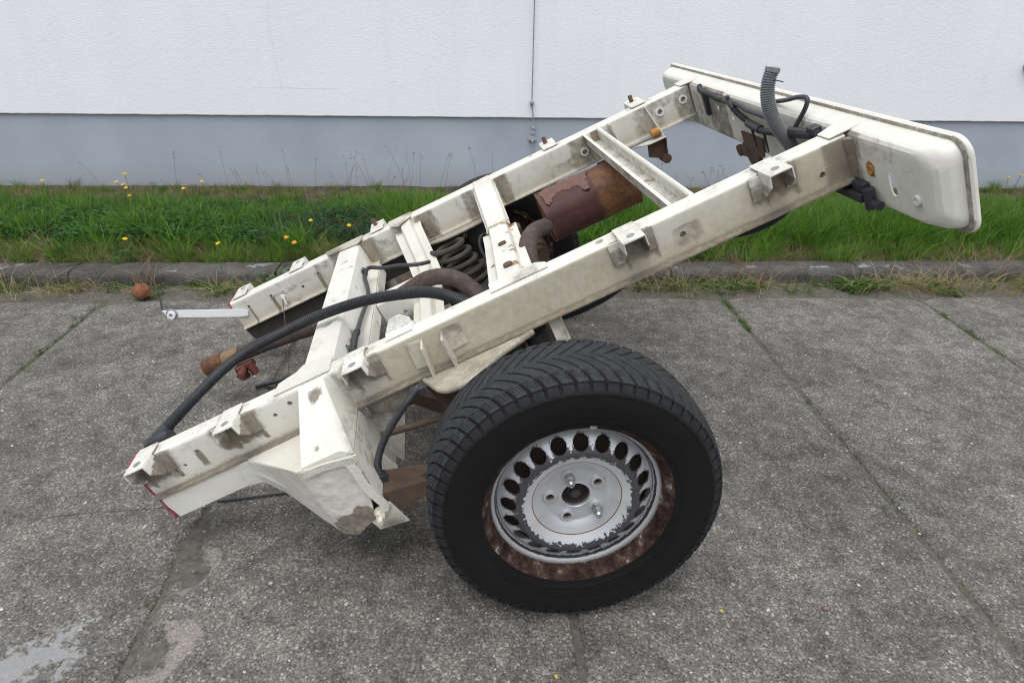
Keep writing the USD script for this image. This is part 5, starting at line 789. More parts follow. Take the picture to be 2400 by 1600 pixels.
# ------------------------------------------------------------------ wheels (built round the axle, outer side towards -y)
RT, RR = 0.340, 0.2175
def revolve(prof, n, closed=False):
    prof = np.asarray(prof); t = np.arange(n) * 2 * np.pi / n; k = len(prof)
    V = np.stack([prof[None, :, 0] * np.cos(t)[:, None], np.broadcast_to(prof[None, :, 1], (n, k)), prof[None, :, 0] * np.sin(t)[:, None]], -1).reshape(-1, 3)
    a, b = np.meshgrid(np.arange(n), np.arange(k if closed else k - 1), indexing='ij'); c = (b + 1) % k; d = (a + 1) % n
    q = np.stack([a * k + b, d * k + b, d * k + c, a * k + c], -1).reshape(-1, 4); return trimesh.Trimesh(V, np.vstack([q[:, [0, 2, 1]], q[:, [0, 3, 2]]]), process=False)
W0, W1 = -0.018, 0.197                                             # tyre section
WC = (W0 + W1) / 2
def tyre_mesh():
    nth = 1536; P = 64; TWd = 0.083
    side = np.array([(0.212, 0.004), (0.218, -0.006), (0.228, -0.009), (0.2325, -0.0108), (0.2335, -0.0122), (0.2350, -0.0124), (0.2360, -0.0118), (0.245, -0.014), (0.262, -0.0175), (0.280, -0.0185), (0.296, -0.017), (0.3005, -0.0163), (0.302, -0.0172), (0.304, -0.0158), (0.310, -0.0128), (0.317, -0.0085), (0.323, -0.0030)])
    th = np.arange(nth) * 2 * np.pi / nth
    s = np.linspace(-1, 1, 73); crown = RT - 0.0125 * np.abs(s) ** 3.2; ty = WC + s * 0.0935 - np.sign(s) * 0.0 
    Tm, Sm = np.meshgrid(th, s, indexing='ij'); a = np.abs(Sm); ph = Tm * P / (2 * np.pi) + np.where(Sm > 0, 0.5, 0.0)
    curve = 2.6 * np.maximum(a - 0.04, 0) ** 0.80 - 0.9 * np.maximum(a - 0.5, 0) ** 1.3                       # swept-back arms of the V
    dist = np.abs((ph + curve + 0.5) % 1 - 0.5)                         # in pitches
    wid = 0.044 + 0.050 * sstep(0.5, 0.75, a)
    g = sstep(wid + 0.035, wid - 0.010, dist) * sstep(0.03, 0.08, a) * (1 - 0.85 * sstep(0.035, 0.01, np.abs(a - 0.60)))
    ringg = 0.9 * sstep(0.026, 0.010, np.abs(a - 0.66)) * (((ph + curve + 0.5) % 1) < 0.42)
    sip = sum(sstep(0.034, 0.012, np.abs((ph + curve - o) % 1 - 0.5 + 0.03 * np.sin(a * 60))) for o in (-0.24, 0.0, 0.24)) * sstep(0.68, 0.71, a) * sstep(0.93, 0.88, a) * 0.35
    dep = 0.0062 * np.maximum(np.maximum(g, ringg * 0.8), sip)
    rad = crown[None, :] - dep
    pr = []
    for r, y in side: pr.append((np.full(nth, r), np.full(nth, y)))
    L = [np.stack([r * np.cos(th), y, r * np.sin(th)], 1) for r, y in pr]
    Tr = [np.stack([rad[:, j] * np.cos(th), np.full(nth, ty[j]), rad[:, j] * np.sin(th)], 1) for j in range(len(s))]
    Rr_ = [np.stack([r * np.cos(th), 2 * WC - y, r * np.sin(th)], 1) for r, y in pr[::-1]]
    G = np.stack(L + Tr + Rr_, 1); k = G.shape[1]
    dp = np.zeros((nth, k)); dp[:, len(L):len(L) + len(s)] = dep / 0.0062
    for lo, jt, sg in ((0, 1, 1), (k - len(side), -2, -1)):            # the lugs run on over the shoulder
        gg = sstep(0.25, 0.75, dep[:, jt] / 0.0062)
        for q_ in range(len(side)):
            i_ = q_ if sg == 1 else len(side) - 1 - q_; fade = float(sstep(0.3035, 0.309, side[i_][0]))
            if fade > 0: G[:, lo + q_, 1] += sg * 0.0034 * fade * gg; dp[:, lo + q_] = gg * fade
    # flattened where it stands
    z = G[..., 2]; G[..., 2] = np.where(z < -ZW + 0.0005, -ZW + 0.0005 + (z + ZW) * 0.04, z)
    a_, b_ = np.meshgrid(np.arange(nth), np.arange(k - 1), indexing='ij'); d = (a_ + 1) % nth
    q = np.stack([a_ * k + b_, d * k + b_, d * k + b_ + 1, a_ * k + b_ + 1], -1).reshape(-1, 4)
    return trimesh.Trimesh(G.reshape(-1, 3), np.vstack([q[:, [0, 2, 1]], q[:, [0, 3, 2]]]), process=False), dp.ravel()
tm, depth = tyre_mesh()
HUBY = 0.040
M['darkdrum'] = rusty('dark_drum', [(0.3, (0.012, 0.008, 0.007)), (0.7, (0.04, 0.022, 0.016))])
def disc_solid():
    # (radius, depth) of the wheel disc's outer face, hub in the middle
    prof = [(0.0325, HUBY + 0.012), (0.0325, HUBY + 0.002), (0.034, HUBY), (0.038, HUBY + 0.002), (0.046, HUBY + 0.0035), (0.074, HUBY + 0.0035), (0.078, HUBY + 0.001), (0.083, HUBY - 0.004), (0.092, HUBY - 0.009), (0.103, HUBY - 0.014), (0.115, HUBY - 0.021), (0.126, HUBY - 0.028), (0.133, HUBY - 0.030), (0.139, HUBY - 0.029), (0.146, HUBY - 0.024), (0.155, HUBY - 0.017), (0.166, HUBY - 0.009), (0.175, HUBY - 0.001), (0.181, HUBY + 0.010), (0.1825, HUBY + 0.028)]
    back = [(r, y + 0.0035) for r, y in prof[::-1]]
    m = revolve(prof + back, 120, True); trimesh.repair.fix_normals(m)
    cuts = []
    for k in range(20):
        a = math.radians(0.5 + 18 * k); c = np.array([0.157 * math.cos(a), 0, 0.157 * math.sin(a)]); t = np.linspace(0, 2 * np.pi, 21)[:-1]; rd = np.array([math.cos(a), 0, math.sin(a)]); tg = np.array([-math.sin(a), 0, math.cos(a)])
        cuts.append(hull([c + rd * 0.0165 * math.cos(x) + tg * 0.0175 * math.sin(x) + [0, y, 0] for x in t for y in (0.0, 0.09)]))
    bumps = []
    for k in range(5):
        a = math.radians(37 + 72 * k); c = np.array([0.060 * math.cos(a), 0, 0.060 * math.sin(a)]); t = np.linspace(0, 2 * np.pi, 25)[:-1]
        bumps.append(hull([c + [r * math.cos(x), y, r * math.sin(x)] for x in t for r, y in ((0.0165, HUBY + 0.005), (0.0165, HUBY + 0.0005), (0.0150, HUBY - 0.0025), (0.0125, HUBY - 0.0035))]))
        cuts.append(hull([c + [r * math.cos(x), y, r * math.sin(x)] for x in t for r, y in ((0.0108, HUBY - 0.02), (0.0095, HUBY + 0.03))]))
    A = man(m)
    for b in bumps: A = A + man(b)
    for c in cuts: A = A - man(c)
    return trimesh.Trimesh(*meshkit.arrays(A)[:2], process=False)
disc = disc_solid(); disc = trimesh.Trimesh(*trimesh.remesh.subdivide_to_size(disc.vertices, disc.faces, 0.02)[:2])
rim_p = [(0.1835, 0.078), (0.1835, 0.046), (0.185, 0.040), (0.1885, 0.036), (0.1935, 0.0335), (0.1965, 0.029), (0.1985, 0.023), (0.2005, 0.016), (0.204, 0.009), (0.209, 0.003), (0.2135, -0.0035), (0.2175, -0.006), (0.2195, -0.003), (0.218, 0.001), (0.214, 0.006), (0.207, 0.013), (0.2035, 0.02), (0.201, 0.03), (0.195, 0.038), (0.187, 0.042), (0.187, 0.078)]
barrel = revolve(rim_p, 128, True); trimesh.repair.fix_normals(barrel)
inner = revolve([(0.187, 0.076), (0.187, 0.10), (0.199, 0.125), (0.2, 0.165), (0.216, 0.180), (0.216, 0.184), (0.197, 0.17), (0.196, 0.126), (0.1835, 0.103), (0.1835, 0.076)], 96, True); trimesh.repair.fix_normals(inner)
rim_all = cat([disc, barrel, inner])
tnoise = lambda v: 0.25
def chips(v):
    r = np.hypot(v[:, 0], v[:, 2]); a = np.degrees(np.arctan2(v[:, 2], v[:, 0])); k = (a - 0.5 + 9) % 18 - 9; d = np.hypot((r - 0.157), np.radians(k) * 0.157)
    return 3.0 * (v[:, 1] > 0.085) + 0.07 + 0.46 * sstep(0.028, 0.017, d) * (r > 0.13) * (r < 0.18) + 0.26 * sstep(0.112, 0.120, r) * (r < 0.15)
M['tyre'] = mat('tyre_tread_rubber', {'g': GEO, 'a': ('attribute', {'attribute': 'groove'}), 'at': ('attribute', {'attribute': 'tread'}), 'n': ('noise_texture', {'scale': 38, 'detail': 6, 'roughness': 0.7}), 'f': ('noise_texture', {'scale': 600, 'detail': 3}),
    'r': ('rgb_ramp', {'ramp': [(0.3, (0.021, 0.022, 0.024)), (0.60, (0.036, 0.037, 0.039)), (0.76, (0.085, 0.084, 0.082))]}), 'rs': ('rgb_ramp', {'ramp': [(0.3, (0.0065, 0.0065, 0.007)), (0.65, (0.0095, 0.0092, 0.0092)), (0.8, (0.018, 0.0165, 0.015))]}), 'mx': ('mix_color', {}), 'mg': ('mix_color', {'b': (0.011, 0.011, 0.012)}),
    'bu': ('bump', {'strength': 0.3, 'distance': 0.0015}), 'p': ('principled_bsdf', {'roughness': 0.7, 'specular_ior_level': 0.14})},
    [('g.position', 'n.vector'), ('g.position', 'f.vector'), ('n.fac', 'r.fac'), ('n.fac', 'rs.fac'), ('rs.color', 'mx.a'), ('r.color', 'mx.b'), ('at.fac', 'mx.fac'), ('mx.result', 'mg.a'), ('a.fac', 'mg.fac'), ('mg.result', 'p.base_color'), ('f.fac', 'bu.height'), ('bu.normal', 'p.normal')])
from scipy.spatial import cKDTree
tree = cKDTree(tm.vertices)
def tread(v): r = np.hypot(v[:, 0], v[:, 2]); return np.maximum(sstep(0.3185, 0.327, r), 0.55 * sstep(0.3035, 0.306, r))
UX, UY, UZ = np.array([math.cos(PSI), math.sin(PSI), 0]), np.array([-math.sin(PSI), math.cos(PSI), 0]), np.array([0, 0, 1.0])
for far in (False, True):
    wp = ch + '/' + numbered(ch, 'wheel'); x = UsdGeom.Xform.Define(stage, wp)
    c = O + UY * (1.8302 if far else 0.0) - base[ch]; ang = math.degrees(PSI) + (180 if far else 0)
    x.AddTranslateOp().Set(Gf.Vec3d(*map(float, c))); x.AddRotateZOp().Set(ang)
    x.GetPrim().SetCustomDataByKey('label', 'far wheel behind the far rail' if far else 'near wheel with a rust-rimmed silver steel rim')
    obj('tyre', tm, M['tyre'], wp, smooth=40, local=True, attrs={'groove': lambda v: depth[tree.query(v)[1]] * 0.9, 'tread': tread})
    obj('rim', rim_all, M['wheel'], wp, smooth=32, local=True, attrs={'hubdist': lambda v: np.hypot(v[:, 0], v[:, 2]), 'chip': chips, 'wobble': lambda v: 0.004 + 0.055 * sstep(0.110, 0.118, np.hypot(v[:, 0], v[:, 2])) * sstep(0.172, 0.158, np.hypot(v[:, 0], v[:, 2]))}, label='silver steel rim with a ring of round holes and a rusty flange')
    def lc_cyl(cx, cz, r0, r1, y0, y1, s=20): t = np.linspace(0, 2 * np.pi, s + 1)[:-1]; return hull([(cx + r * math.cos(a), y, cz + r * math.sin(a)) for a in t for r, y in ((r0, y0), (r1, y1))])
    drum = revolve([(0.0, 0.062), (0.025, 0.062), (0.031, 0.052), (0.034, 0.050), (0.075, 0.050), (0.14, 0.054), (0.174, 0.068), (0.178, 0.11), (0.0, 0.11)], 48); trimesh.repair.fix_normals(drum)
    obj('brake_drum', drum, M['darkdrum'], wp, smooth=35, local=True)
    obj('hub_nut', cat([lc_cyl(0, 0, 0.012, 0.012, 0.045, 0.064, 6), lc_cyl(0, 0, 0.017, 0.019, 0.058, 0.066)]), M['black_steel'], wp, smooth=30, local=True)
    for k in (1, 4) if not far else (0, 1, 2, 3, 4):
        a = math.radians(37 + 72 * k); cx, cz = 0.060 * math.cos(a), 0.060 * math.sin(a)
        obj('wheel_bolt', cat([lc_cyl(cx, cz, 0.0125, 0.0115, HUBY - 0.003, HUBY - 0.012), lc_cyl(cx, cz, 0.0115, 0.0115, HUBY - 0.014, HUBY - 0.019), lc_cyl(cx, cz, 0.0092, 0.0092, HUBY - 0.012, HUBY - 0.031, 6), lc_cyl(cx, cz, 0.0085, 0.0055, HUBY - 0.031, HUBY - 0.0365)]), M['bolt'], wp, smooth=30, local=True)
    for k in (0, 2, 3) if not far else ():
        a = math.radians(37 + 72 * k); cx, cz = 0.060 * math.cos(a), 0.060 * math.sin(a)
        obj('bolt_hole_thread', revolve([(0.0055, HUBY + 0.006), (0.0098, HUBY + 0.006), (0.0098, HUBY + 0.02), (0.0055, HUBY + 0.02)], 20, True).apply_translation([cx, 0, cz]), M['brown'], wp, smooth=30, local=True)
    if not far:
        a = math.radians(86); obj('balance_weight', hull([(r * math.cos(a + d), y, r * math.sin(a + d)) for d in (-0.035, 0.035) for r, y in ((0.2205, -0.0085), (0.2205, 0.0), (0.214, -0.009), (0.214, 0.001))]), M['bolt'], wp, smooth=False, local=True)
axm = cat([tube([O + UY * 0.10, O + UY * 0.34], 0.035, 16), tube([O + UY * 1.49, O + UY * 1.73], 0.035, 16), tube([O + UY * 0.34, O + UY * 0.85 + [0, 0, 0.02]], 0.018, 12), tube([O + UY * 1.49, O + UY * 0.98 + [0, 0, 0.02]], 0.018, 12), tube([O + UY * 0.82 + [0, 0, 0.02], O + UY * 1.0 + [0, 0, 0.02]], 0.10, 20)])
obj('axle', axm, M['brown'], ch, smooth=35)

# ------------------------------------------------------------------ grass strip, weeds, litter
M['leaf'] = mat('grass_blades', {'c': ('attribute', {'attribute': 'gcol'}), 'o': ('object_info', {}), 'hv': ('map_range', {'to_min': 0.72, 'to_max': 1.25}), 'm': ('mix_color', {'blend_type': 'multiply', 'fac': 1.0, 'use_clamp': False}),
    'p': ('principled_bsdf', {'roughness': 0.55, 'specular_ior_level': 0.3}), 't': ('translucent_bsdf', {}), 'mx': ('mix_closure', {'fac': 0.32})},
    [('c.color', 'm.a'), ('o.random', 'hv.value'), ('hv.result', 'm.b'), ('m.result', 'p.base_color'), ('m.result', 't.color'), ('p.BSDF', 'mx.closure1'), ('t.BSDF', 'mx.closure2')], 'mx.closure')
def blades(r, n, spread, h0, h1, width, bend, cols, seg=4, lean=None, tip=None, tipw=0.5):
    """n curved tapering blades as one mesh -> (V, F, C)"""
    V, F, C = [], [], []
    for _ in range(n):
        a = r.random() * 6.283; rad = spread * math.sqrt(r.random()); x, y = rad * math.cos(a), rad * math.sin(a)
        h = h0 + (h1 - h0) * r.random(); d = a + r.normal() * 1.0; w = width * (0.7 + 0.6 * r.random()); b = bend * (0.3 + r.random()); dx, dy = math.cos(d), math.sin(d)
        if lean is not None: dx, dy = dx * 0.5 + lean[0], dy * 0.5 + lean[1]
        t = np.linspace(0, 1, seg + 1); P = np.stack([x + dx * b * h * t ** 1.8, y + dy * b * h * t ** 1.8, h * (t - 0.35 * b * t ** 2.4)], 1)
        f = r.random() * 3.14; s = np.array([math.cos(f), math.sin(f), 0.0]) * w / 2; c0 = np.array(cols[r.integers(len(cols))]) * (0.75 + 0.5 * r.random()); c1 = c0 if tip is None else c0 * (1 - tipw) + np.array(tip) * tipw
        o = len(V)
        for k in range(seg):
            q = 1 - (k / seg) ** 1.6 * 0.75; V += [P[k] - s * q, P[k] + s * q]; cc = c0 * (1 - t[k]) + c1 * t[k]; C += [cc, cc]
        V.append(P[seg]); C.append(c1)
        for k in range(seg - 1): F += [[o + 2 * k, o + 2 * k + 1, o + 2 * k + 3], [o + 2 * k, o + 2 * k + 3, o + 2 * k + 2]]
        F.append([o + 2 * seg - 2, o + 2 * seg - 1, o + 2 * seg])
    return V, F, C
def leaflets(r, n, spread, h0, h1, size, cols):
    """low broad-leaved herbs: small folded leaves on short stems"""
    V, F, C = [], [], []
    for _ in range(n):
        a = r.random() * 6.283; rad = spread * math.sqrt(r.random()); p = np.array([rad * math.cos(a), rad * math.sin(a), h0 + (h1 - h0) * r.random()]); d = r.random() * 6.283
        e = np.array([math.cos(d), math.sin(d), 0.4 * r.normal()]); e /= np.linalg.norm(e); s = np.cross(e, [0.3 * r.normal(), 0.3 * r.normal(), 1]); s /= np.linalg.norm(s); L = size * (0.6 + 0.8 * r.random()); c = np.array(cols[r.integers(len(cols))]) * (0.7 + 0.6 * r.random()); o = len(V); up = np.cross(s, e) * L * 0.18
        V += [p, p + e * L * 0.45 + s * L * 0.28 + up, p + e * L, p + e * L * 0.45 - s * L * 0.28 + up, p + e * L * 0.5]; C += [c * 0.8, c, c, c, c * 0.9]
        F += [[o, o + 1, o + 4], [o + 1, o + 2, o + 4], [o + 2, o + 3, o + 4], [o + 3, o, o + 4]]
    return V, F, C
def merge(*parts):
    V, F, C = [], [], []
    for v, f, c in parts: F += [[x + len(V) for x in t] for t in f]; V += list(v); C += list(c)
    return np.array(V, float), np.array(F, int), np.array(C, float)
def leafmesh(path, vfc):
    v, f, c = vfc; m = UsdGeom.Mesh.Define(stage, path)
    m.CreatePointsAttr(Vt.Vec3fArray.FromNumpy(np.asarray(v, np.float32))); m.CreateFaceVertexCountsAttr(Vt.IntArray.FromNumpy(np.full(len(f), 3, np.int32))); m.CreateFaceVertexIndicesAttr(Vt.IntArray.FromNumpy(np.asarray(f, np.int32).ravel())); m.CreateSubdivisionSchemeAttr('none')
    UsdGeom.PrimvarsAPI(m).CreatePrimvar('gcol', Sdf.ValueTypeNames.Color3fArray, 'vertex').Set(Vt.Vec3fArray.FromNumpy(np.asarray(c, np.float32)))
    UsdShade.MaterialBindingAPI.Apply(m.GetPrim()).Bind(M['leaf']); return m
def instancer(name, protos, pts, ids, scales, rots, label, defs):
    path = '/World/' + name; pi = UsdGeom.PointInstancer.Define(stage, path); tag(pi.GetPrim(), label, kind='stuff')
    rel = pi.CreatePrototypesRel()
    for k, d in enumerate(protos): p = f'{path}/prototypes/{defs}_{k + 1:03d}' if k else f'{path}/prototypes/{defs}'; d(p); rel.AddTarget(p)
    pi.CreateProtoIndicesAttr(Vt.IntArray.FromNumpy(np.asarray(ids, np.int32))); pi.CreatePositionsAttr(Vt.Vec3fArray.FromNumpy(np.asarray(pts, np.float32)))
    pi.CreateScalesAttr(Vt.Vec3fArray.FromNumpy(np.asarray(scales, np.float32)))
    pi.CreateOrientationsAttr(Vt.QuathArray([Gf.Quath(float(math.cos(a / 2)), 0.0, 0.0, float(math.sin(a / 2))) for a in rots]))
G1 = [(0.052, 0.155, 0.012), (0.085, 0.205, 0.018), (0.030, 0.095, 0.012), (0.140, 0.220, 0.030)]
GL = [(0.035, 0.115, 0.028), (0.055, 0.150, 0.036), (0.028, 0.085, 0.024)]
GY = [(0.120, 0.150, 0.035), (0.095, 0.140, 0.03), (0.16, 0.16, 0.05)]
DRY = [(0.30, 0.24, 0.12), (0.36, 0.30, 0.17), (0.24, 0.17, 0.09)]
BRN = [(0.13, 0.085, 0.05), (0.20, 0.13, 0.075), (0.10, 0.07, 0.04), (0.09, 0.10, 0.03)]
BLU = [(0.050, 0.095, 0.055), (0.060, 0.110, 0.062), (0.040, 0.075, 0.048)]
r = np.random.default_rng(21)
P_ = []
for k in range(4): P_.append(merge(blades(r, 46, 0.065, 0.10, 0.24, 0.0050, 0.75, G1)))                                        # 0-3 lush
for k in range(2): P_.append(merge(blades(r, 38, 0.06, 0.07, 0.17, 0.0045, 0.8, G1 + GY, tip=(0.16, 0.15, 0.05), tipw=0.5)))   # 4-5 yellow-green
for k in range(2): P_.append(merge(leaflets(r, 64, 0.075, 0.02, 0.115, 0.036, GL), blades(r, 10, 0.06, 0.07, 0.15, 0.0045, 0.7, G1)))   # 6-7 herbs
for k in range(2): P_.append(merge(blades(r, 34, 0.06, 0.04, 0.13, 0.0035, 0.9, BRN + DRY + G1[:1])))                          # 8-9 brown short grass
for k in range(2): P_.append(merge(blades(r, 26, 0.05, 0.08, 0.20, 0.0028, 1.3, DRY + GY[:1])))                                # 10-11 straw
P_.append(merge(leaflets(r, 110, 0.07, 0.03, 0.15, 0.016, BLU), blades(r, 8, 0.05, 0.08, 0.16, 0.004, 0.6, BLU)))              # 12 blue-green yarrow
P_.append(merge(leaflets(r, 46, 0.05, 0.10, 0.15, 0.010, [(0.28, 0.15, 0.035), (0.22, 0.11, 0.03)]), blades(r, 8, 0.03, 0.10, 0.14, 0.003, 0.3, BRN)))      # 13 brown seed heads
pts, ids, sc = [], [], []
for _ in range(7800):
    x = r.uniform(-5.0, 6.0); y = YK + KERBW + 0.01 + (YWALL - YK - KERBW - 0.05) * r.random(); dn = float(nz(np.array([x]), np.array([y]), 1.6, 33)[0]); u_ = r.random()
    tx = sstep(-0.75, -0.25, x + 0.6 * (dn - 0.5)); s = 1.0
    if y > 4.35 and u_ < 0.95 * sstep(4.30, 4.62, y + 0.3 * (dn - 0.5)): k = r.choice([8, 9, 8, 9, 4, 10]); s = 0.85
    elif y < 3.72 and u_ < 0.8: k = r.choice([4, 5, 10, 11, 5, 10]); s = 0.55 + 0.4 * r.random()
    elif -1.25 < x < -0.55 and 3.62 < y < 4.1 and u_ < 0.75: k = 12 if r.random() < 0.85 else 13; s = 0.9
    elif tx < 0.5 and u_ < 0.86: k = r.choice([6, 7, 6, 7, 6, 7, 0, 4]); s = 0.9
    else: k = r.choice([0, 1, 2, 3, 0, 1, 2, 3, 4])
    far = 0.50 + 0.50 * sstep(4.6, 4.0, y); s *= (0.45 + 0.85 * dn + 0.2 * r.random()) * far * (1.0 if x < -0.6 else 1.08)
    if y < 3.62: s *= 0.75
    z = float(verge_z(np.array([x]), np.array([y]))[0]); pts.append((x, y, z - 0.004)); ids.append(k); sc.append((s, s, s))
instancer('grass', [lambda p, q=q: leafmesh(p, q) for q in P_], pts, ids, sc, r.random(len(pts)) * 6.283, 'uncut green grass and herbs on the strip between kerb and wall', 'tuft')
# low weeds and moss along the foot of the kerb and in the slab joints
Q_ = [merge(leaflets(r, 40, 0.04, 0.004, 0.035, 0.018, [(0.07, 0.14, 0.02), (0.09, 0.16, 0.03), (0.05, 0.10, 0.02)])), merge(blades(r, 26, 0.035, 0.02, 0.07, 0.0028, 1.0, GY + G1)), merge(blades(r, 18, 0.04, 0.05, 0.15, 0.0020, 1.6, DRY, tip=(0.4, 0.34, 0.2))), merge(leaflets(r, 40, 0.04, 0.002, 0.012, 0.009, [(0.09, 0.11, 0.02), (0.12, 0.13, 0.03), (0.06, 0.07, 0.02)]))]
pts, ids, sc = [], [], []
for _ in range(3200):
    x = r.uniform(-4.5, 5.0); dn = float(nz(np.array([x]), np.array([0.0]), 2.2, 51)[0]); dens = sstep(0.34, 0.60, dn) * (0.35 + 0.65 * sstep(0.35, 0.9, x) + 0.5 * sstep(-0.9, -1.5, x)) + 0.12 + 0.06 * sstep(0.6, 1.0, x)
    if r.random() > dens: continue
    y = YK - 0.012 - abs(r.normal()) * 0.050; k = r.choice([0, 0, 0, 1, 1, 3, 3, 2]) if r.random() < 0.75 else 2; s = (0.6 + 0.8 * r.random()) * (0.9 + 0.12 * float(sstep(0.6, 1.0, x))); pts.append((x, y, -0.012)); ids.append(k); sc.append((s, s, s))
for i, lo, hi, n in ((0, 2.2, 3.15, 60), (1, 2.6, 3.2, 8), (3, 2.75, 3.2, 70), (3, 1.2, 2.7, 10), (4, 2.3, 3.1, 40), (3, 0.5, 1.2, 5)):
    x = JX0 + JDX * i
    for _ in range(n): pts.append((x + r.normal() * 0.012, r.uniform(lo, hi), -0.014)); ids.append(r.choice([3, 3, 3, 1, 0])); s = 0.25 + 0.35 * r.random(); sc.append((s, s, s))
instancer('kerb_weeds', [lambda p, q=q: leafmesh(p, q) for q in Q_], pts, ids, sc, r.random(len(pts)) * 6.283, 'moss and small weeds in the gutter and slab joints', 'weed')
# thin dry stalks with seed heads against the wall
V, F, C = [], [], []
for _ in range(52):
    x = r.choice([r.uniform(-4, 5), r.normal(-1.75, 0.25), r.normal(-1.1, 0.2), r.normal(-0.35, 0.25), r.normal(1.55, 0.25)]); y = r.uniform(4.55, 4.93); h = r.uniform(0.12, 0.34); z = 0.09; dx, dy = r.normal() * 0.05, -abs(r.normal()) * 0.02
    t = np.linspace(0, 1, 6); P = np.stack([x + dx * t ** 1.6, y + dy * t, z + h * t], 1); c = np.array(BRN[r.integers(3)]) * (0.6 + 0.5 * r.random()); m = tube(P, 0.0010 * (1 - 0.4 * t), 4, cap=False)
    o = len(V); V += list(m.vertices); F += [[a + o for a in q] for q in m.faces]; C += [c] * len(m.vertices)
    v, f, cc = leaflets(r, r.integers(3, 9), 0.012, -0.05, 0.01, 0.011, [(0.06, 0.04, 0.028), (0.12, 0.08, 0.045)]); o = len(V); V += [np.array(q) + P[-1] for q in v]; F += [[a + o for a in q] for q in f]; C += cc
leafmesh('/World/seed_stalks', (np.array(V), np.array(F), np.array(C))); tag('/World/seed_stalks', 'thin brown stalks with seed heads standing against the grey plinth', kind='stuff')

# plants one can point to
def plant(name, label, x, y, z, parts, group=None):
    p = thing(name, label, 'plant', (x, y, z), group)
    for nm, vfc in parts: leafmesh(p + '/' + numbered(p, nm), vfc)
    return p
plant('dead_weed', 'dead brown tuft in the gutter directly behind the round brown lump', -1.70, YK - 0.01, 0.0, [('stems', merge(blades(r, 60, 0.06, 0.10, 0.24, 0.0022, 0.9, [(0.10, 0.055, 0.035), (0.16, 0.10, 0.06), (0.25, 0.19, 0.11)]))), ('leaves', merge(leaflets(r, 40, 0.09, 0.0, 0.03, 0.02, [(0.06, 0.12, 0.02)])))])
plant('dead_weed', 'reddish brown dead tuft leaning on the kerb right of the chassis', 1.46, YK - 0.012, 0.0, [('stems', merge(blades(r, 90, 0.07, 0.10, 0.26, 0.0022, 0.9, [(0.14, 0.07, 0.045), (0.20, 0.13, 0.08), (0.30, 0.23, 0.13)]))), ('leaves', merge(leaflets(r, 50, 0.12, 0.0, 0.03, 0.02, [(0.06, 0.13, 0.02)])))])
plant('straw_tuft', 'straw-coloured tuft flopped over the gutter at the left edge', -2.40, YK - 0.02, 0.0, [('stems', merge(blades(r, 170, 0.24, 0.10, 0.30, 0.0024, 1.6, DRY))), ('leaves', merge(leaflets(r, 120, 0.25, 0.0, 0.03, 0.018, [(0.08, 0.14, 0.02)])))])
plant('straw_tuft', 'straw-coloured tuft at the end of the mossy slab joint right of the wheel', 1.12, YK - 0.03, 0.0, [('stems', merge(blades(r, 150, 0.18, 0.08, 0.28, 0.0022, 1.7, DRY))), ('leaves', merge(leaflets(r, 110, 0.16, 0.0, 0.03, 0.018, [(0.08, 0.15, 0.02)])))])
plant('straw_tuft', 'pale dry grass tuft hanging over the kerb near the right edge', 2.75, YK - 0.01, 0.0, [('stems', merge(blades(r, 140, 0.22, 0.08, 0.34, 0.0024, 1.4, DRY))), ('leaves', merge(leaflets(r, 90, 0.2, 0.0, 0.035, 0.02, [(0.08, 0.15, 0.02)])))])
plant('leafy_weed', 'fresh green leafy weed in the gutter left of the rail end', -0.98, YK - 0.035, 0.0, [('leaves', merge(leaflets(r, 190, 0.12, 0.01, 0.09, 0.026, [(0.085, 0.18, 0.025), (0.11, 0.21, 0.04), (0.06, 0.13, 0.02)]))), ('stems', merge(blades(r, 16, 0.06, 0.05, 0.11, 0.003, 0.9, [(0.09, 0.16, 0.03)])))])
plant('leafy_weed', 'flat green weed cushion beside the reddish dead tuft', 1.28, YK - 0.055, 0.0, [('leaves', merge(leaflets(r, 160, 0.11, 0.005, 0.035, 0.026, [(0.06, 0.15, 0.02), (0.08, 0.18, 0.03)])))])
plant('leafy_weed', 'green weed cushion in the gutter toward the right edge', 2.02, YK - 0.05, 0.0, [('leaves', merge(leaflets(r, 170, 0.12, 0.005, 0.035, 0.024, [(0.06, 0.15, 0.02), (0.08, 0.17, 0.03)])))])
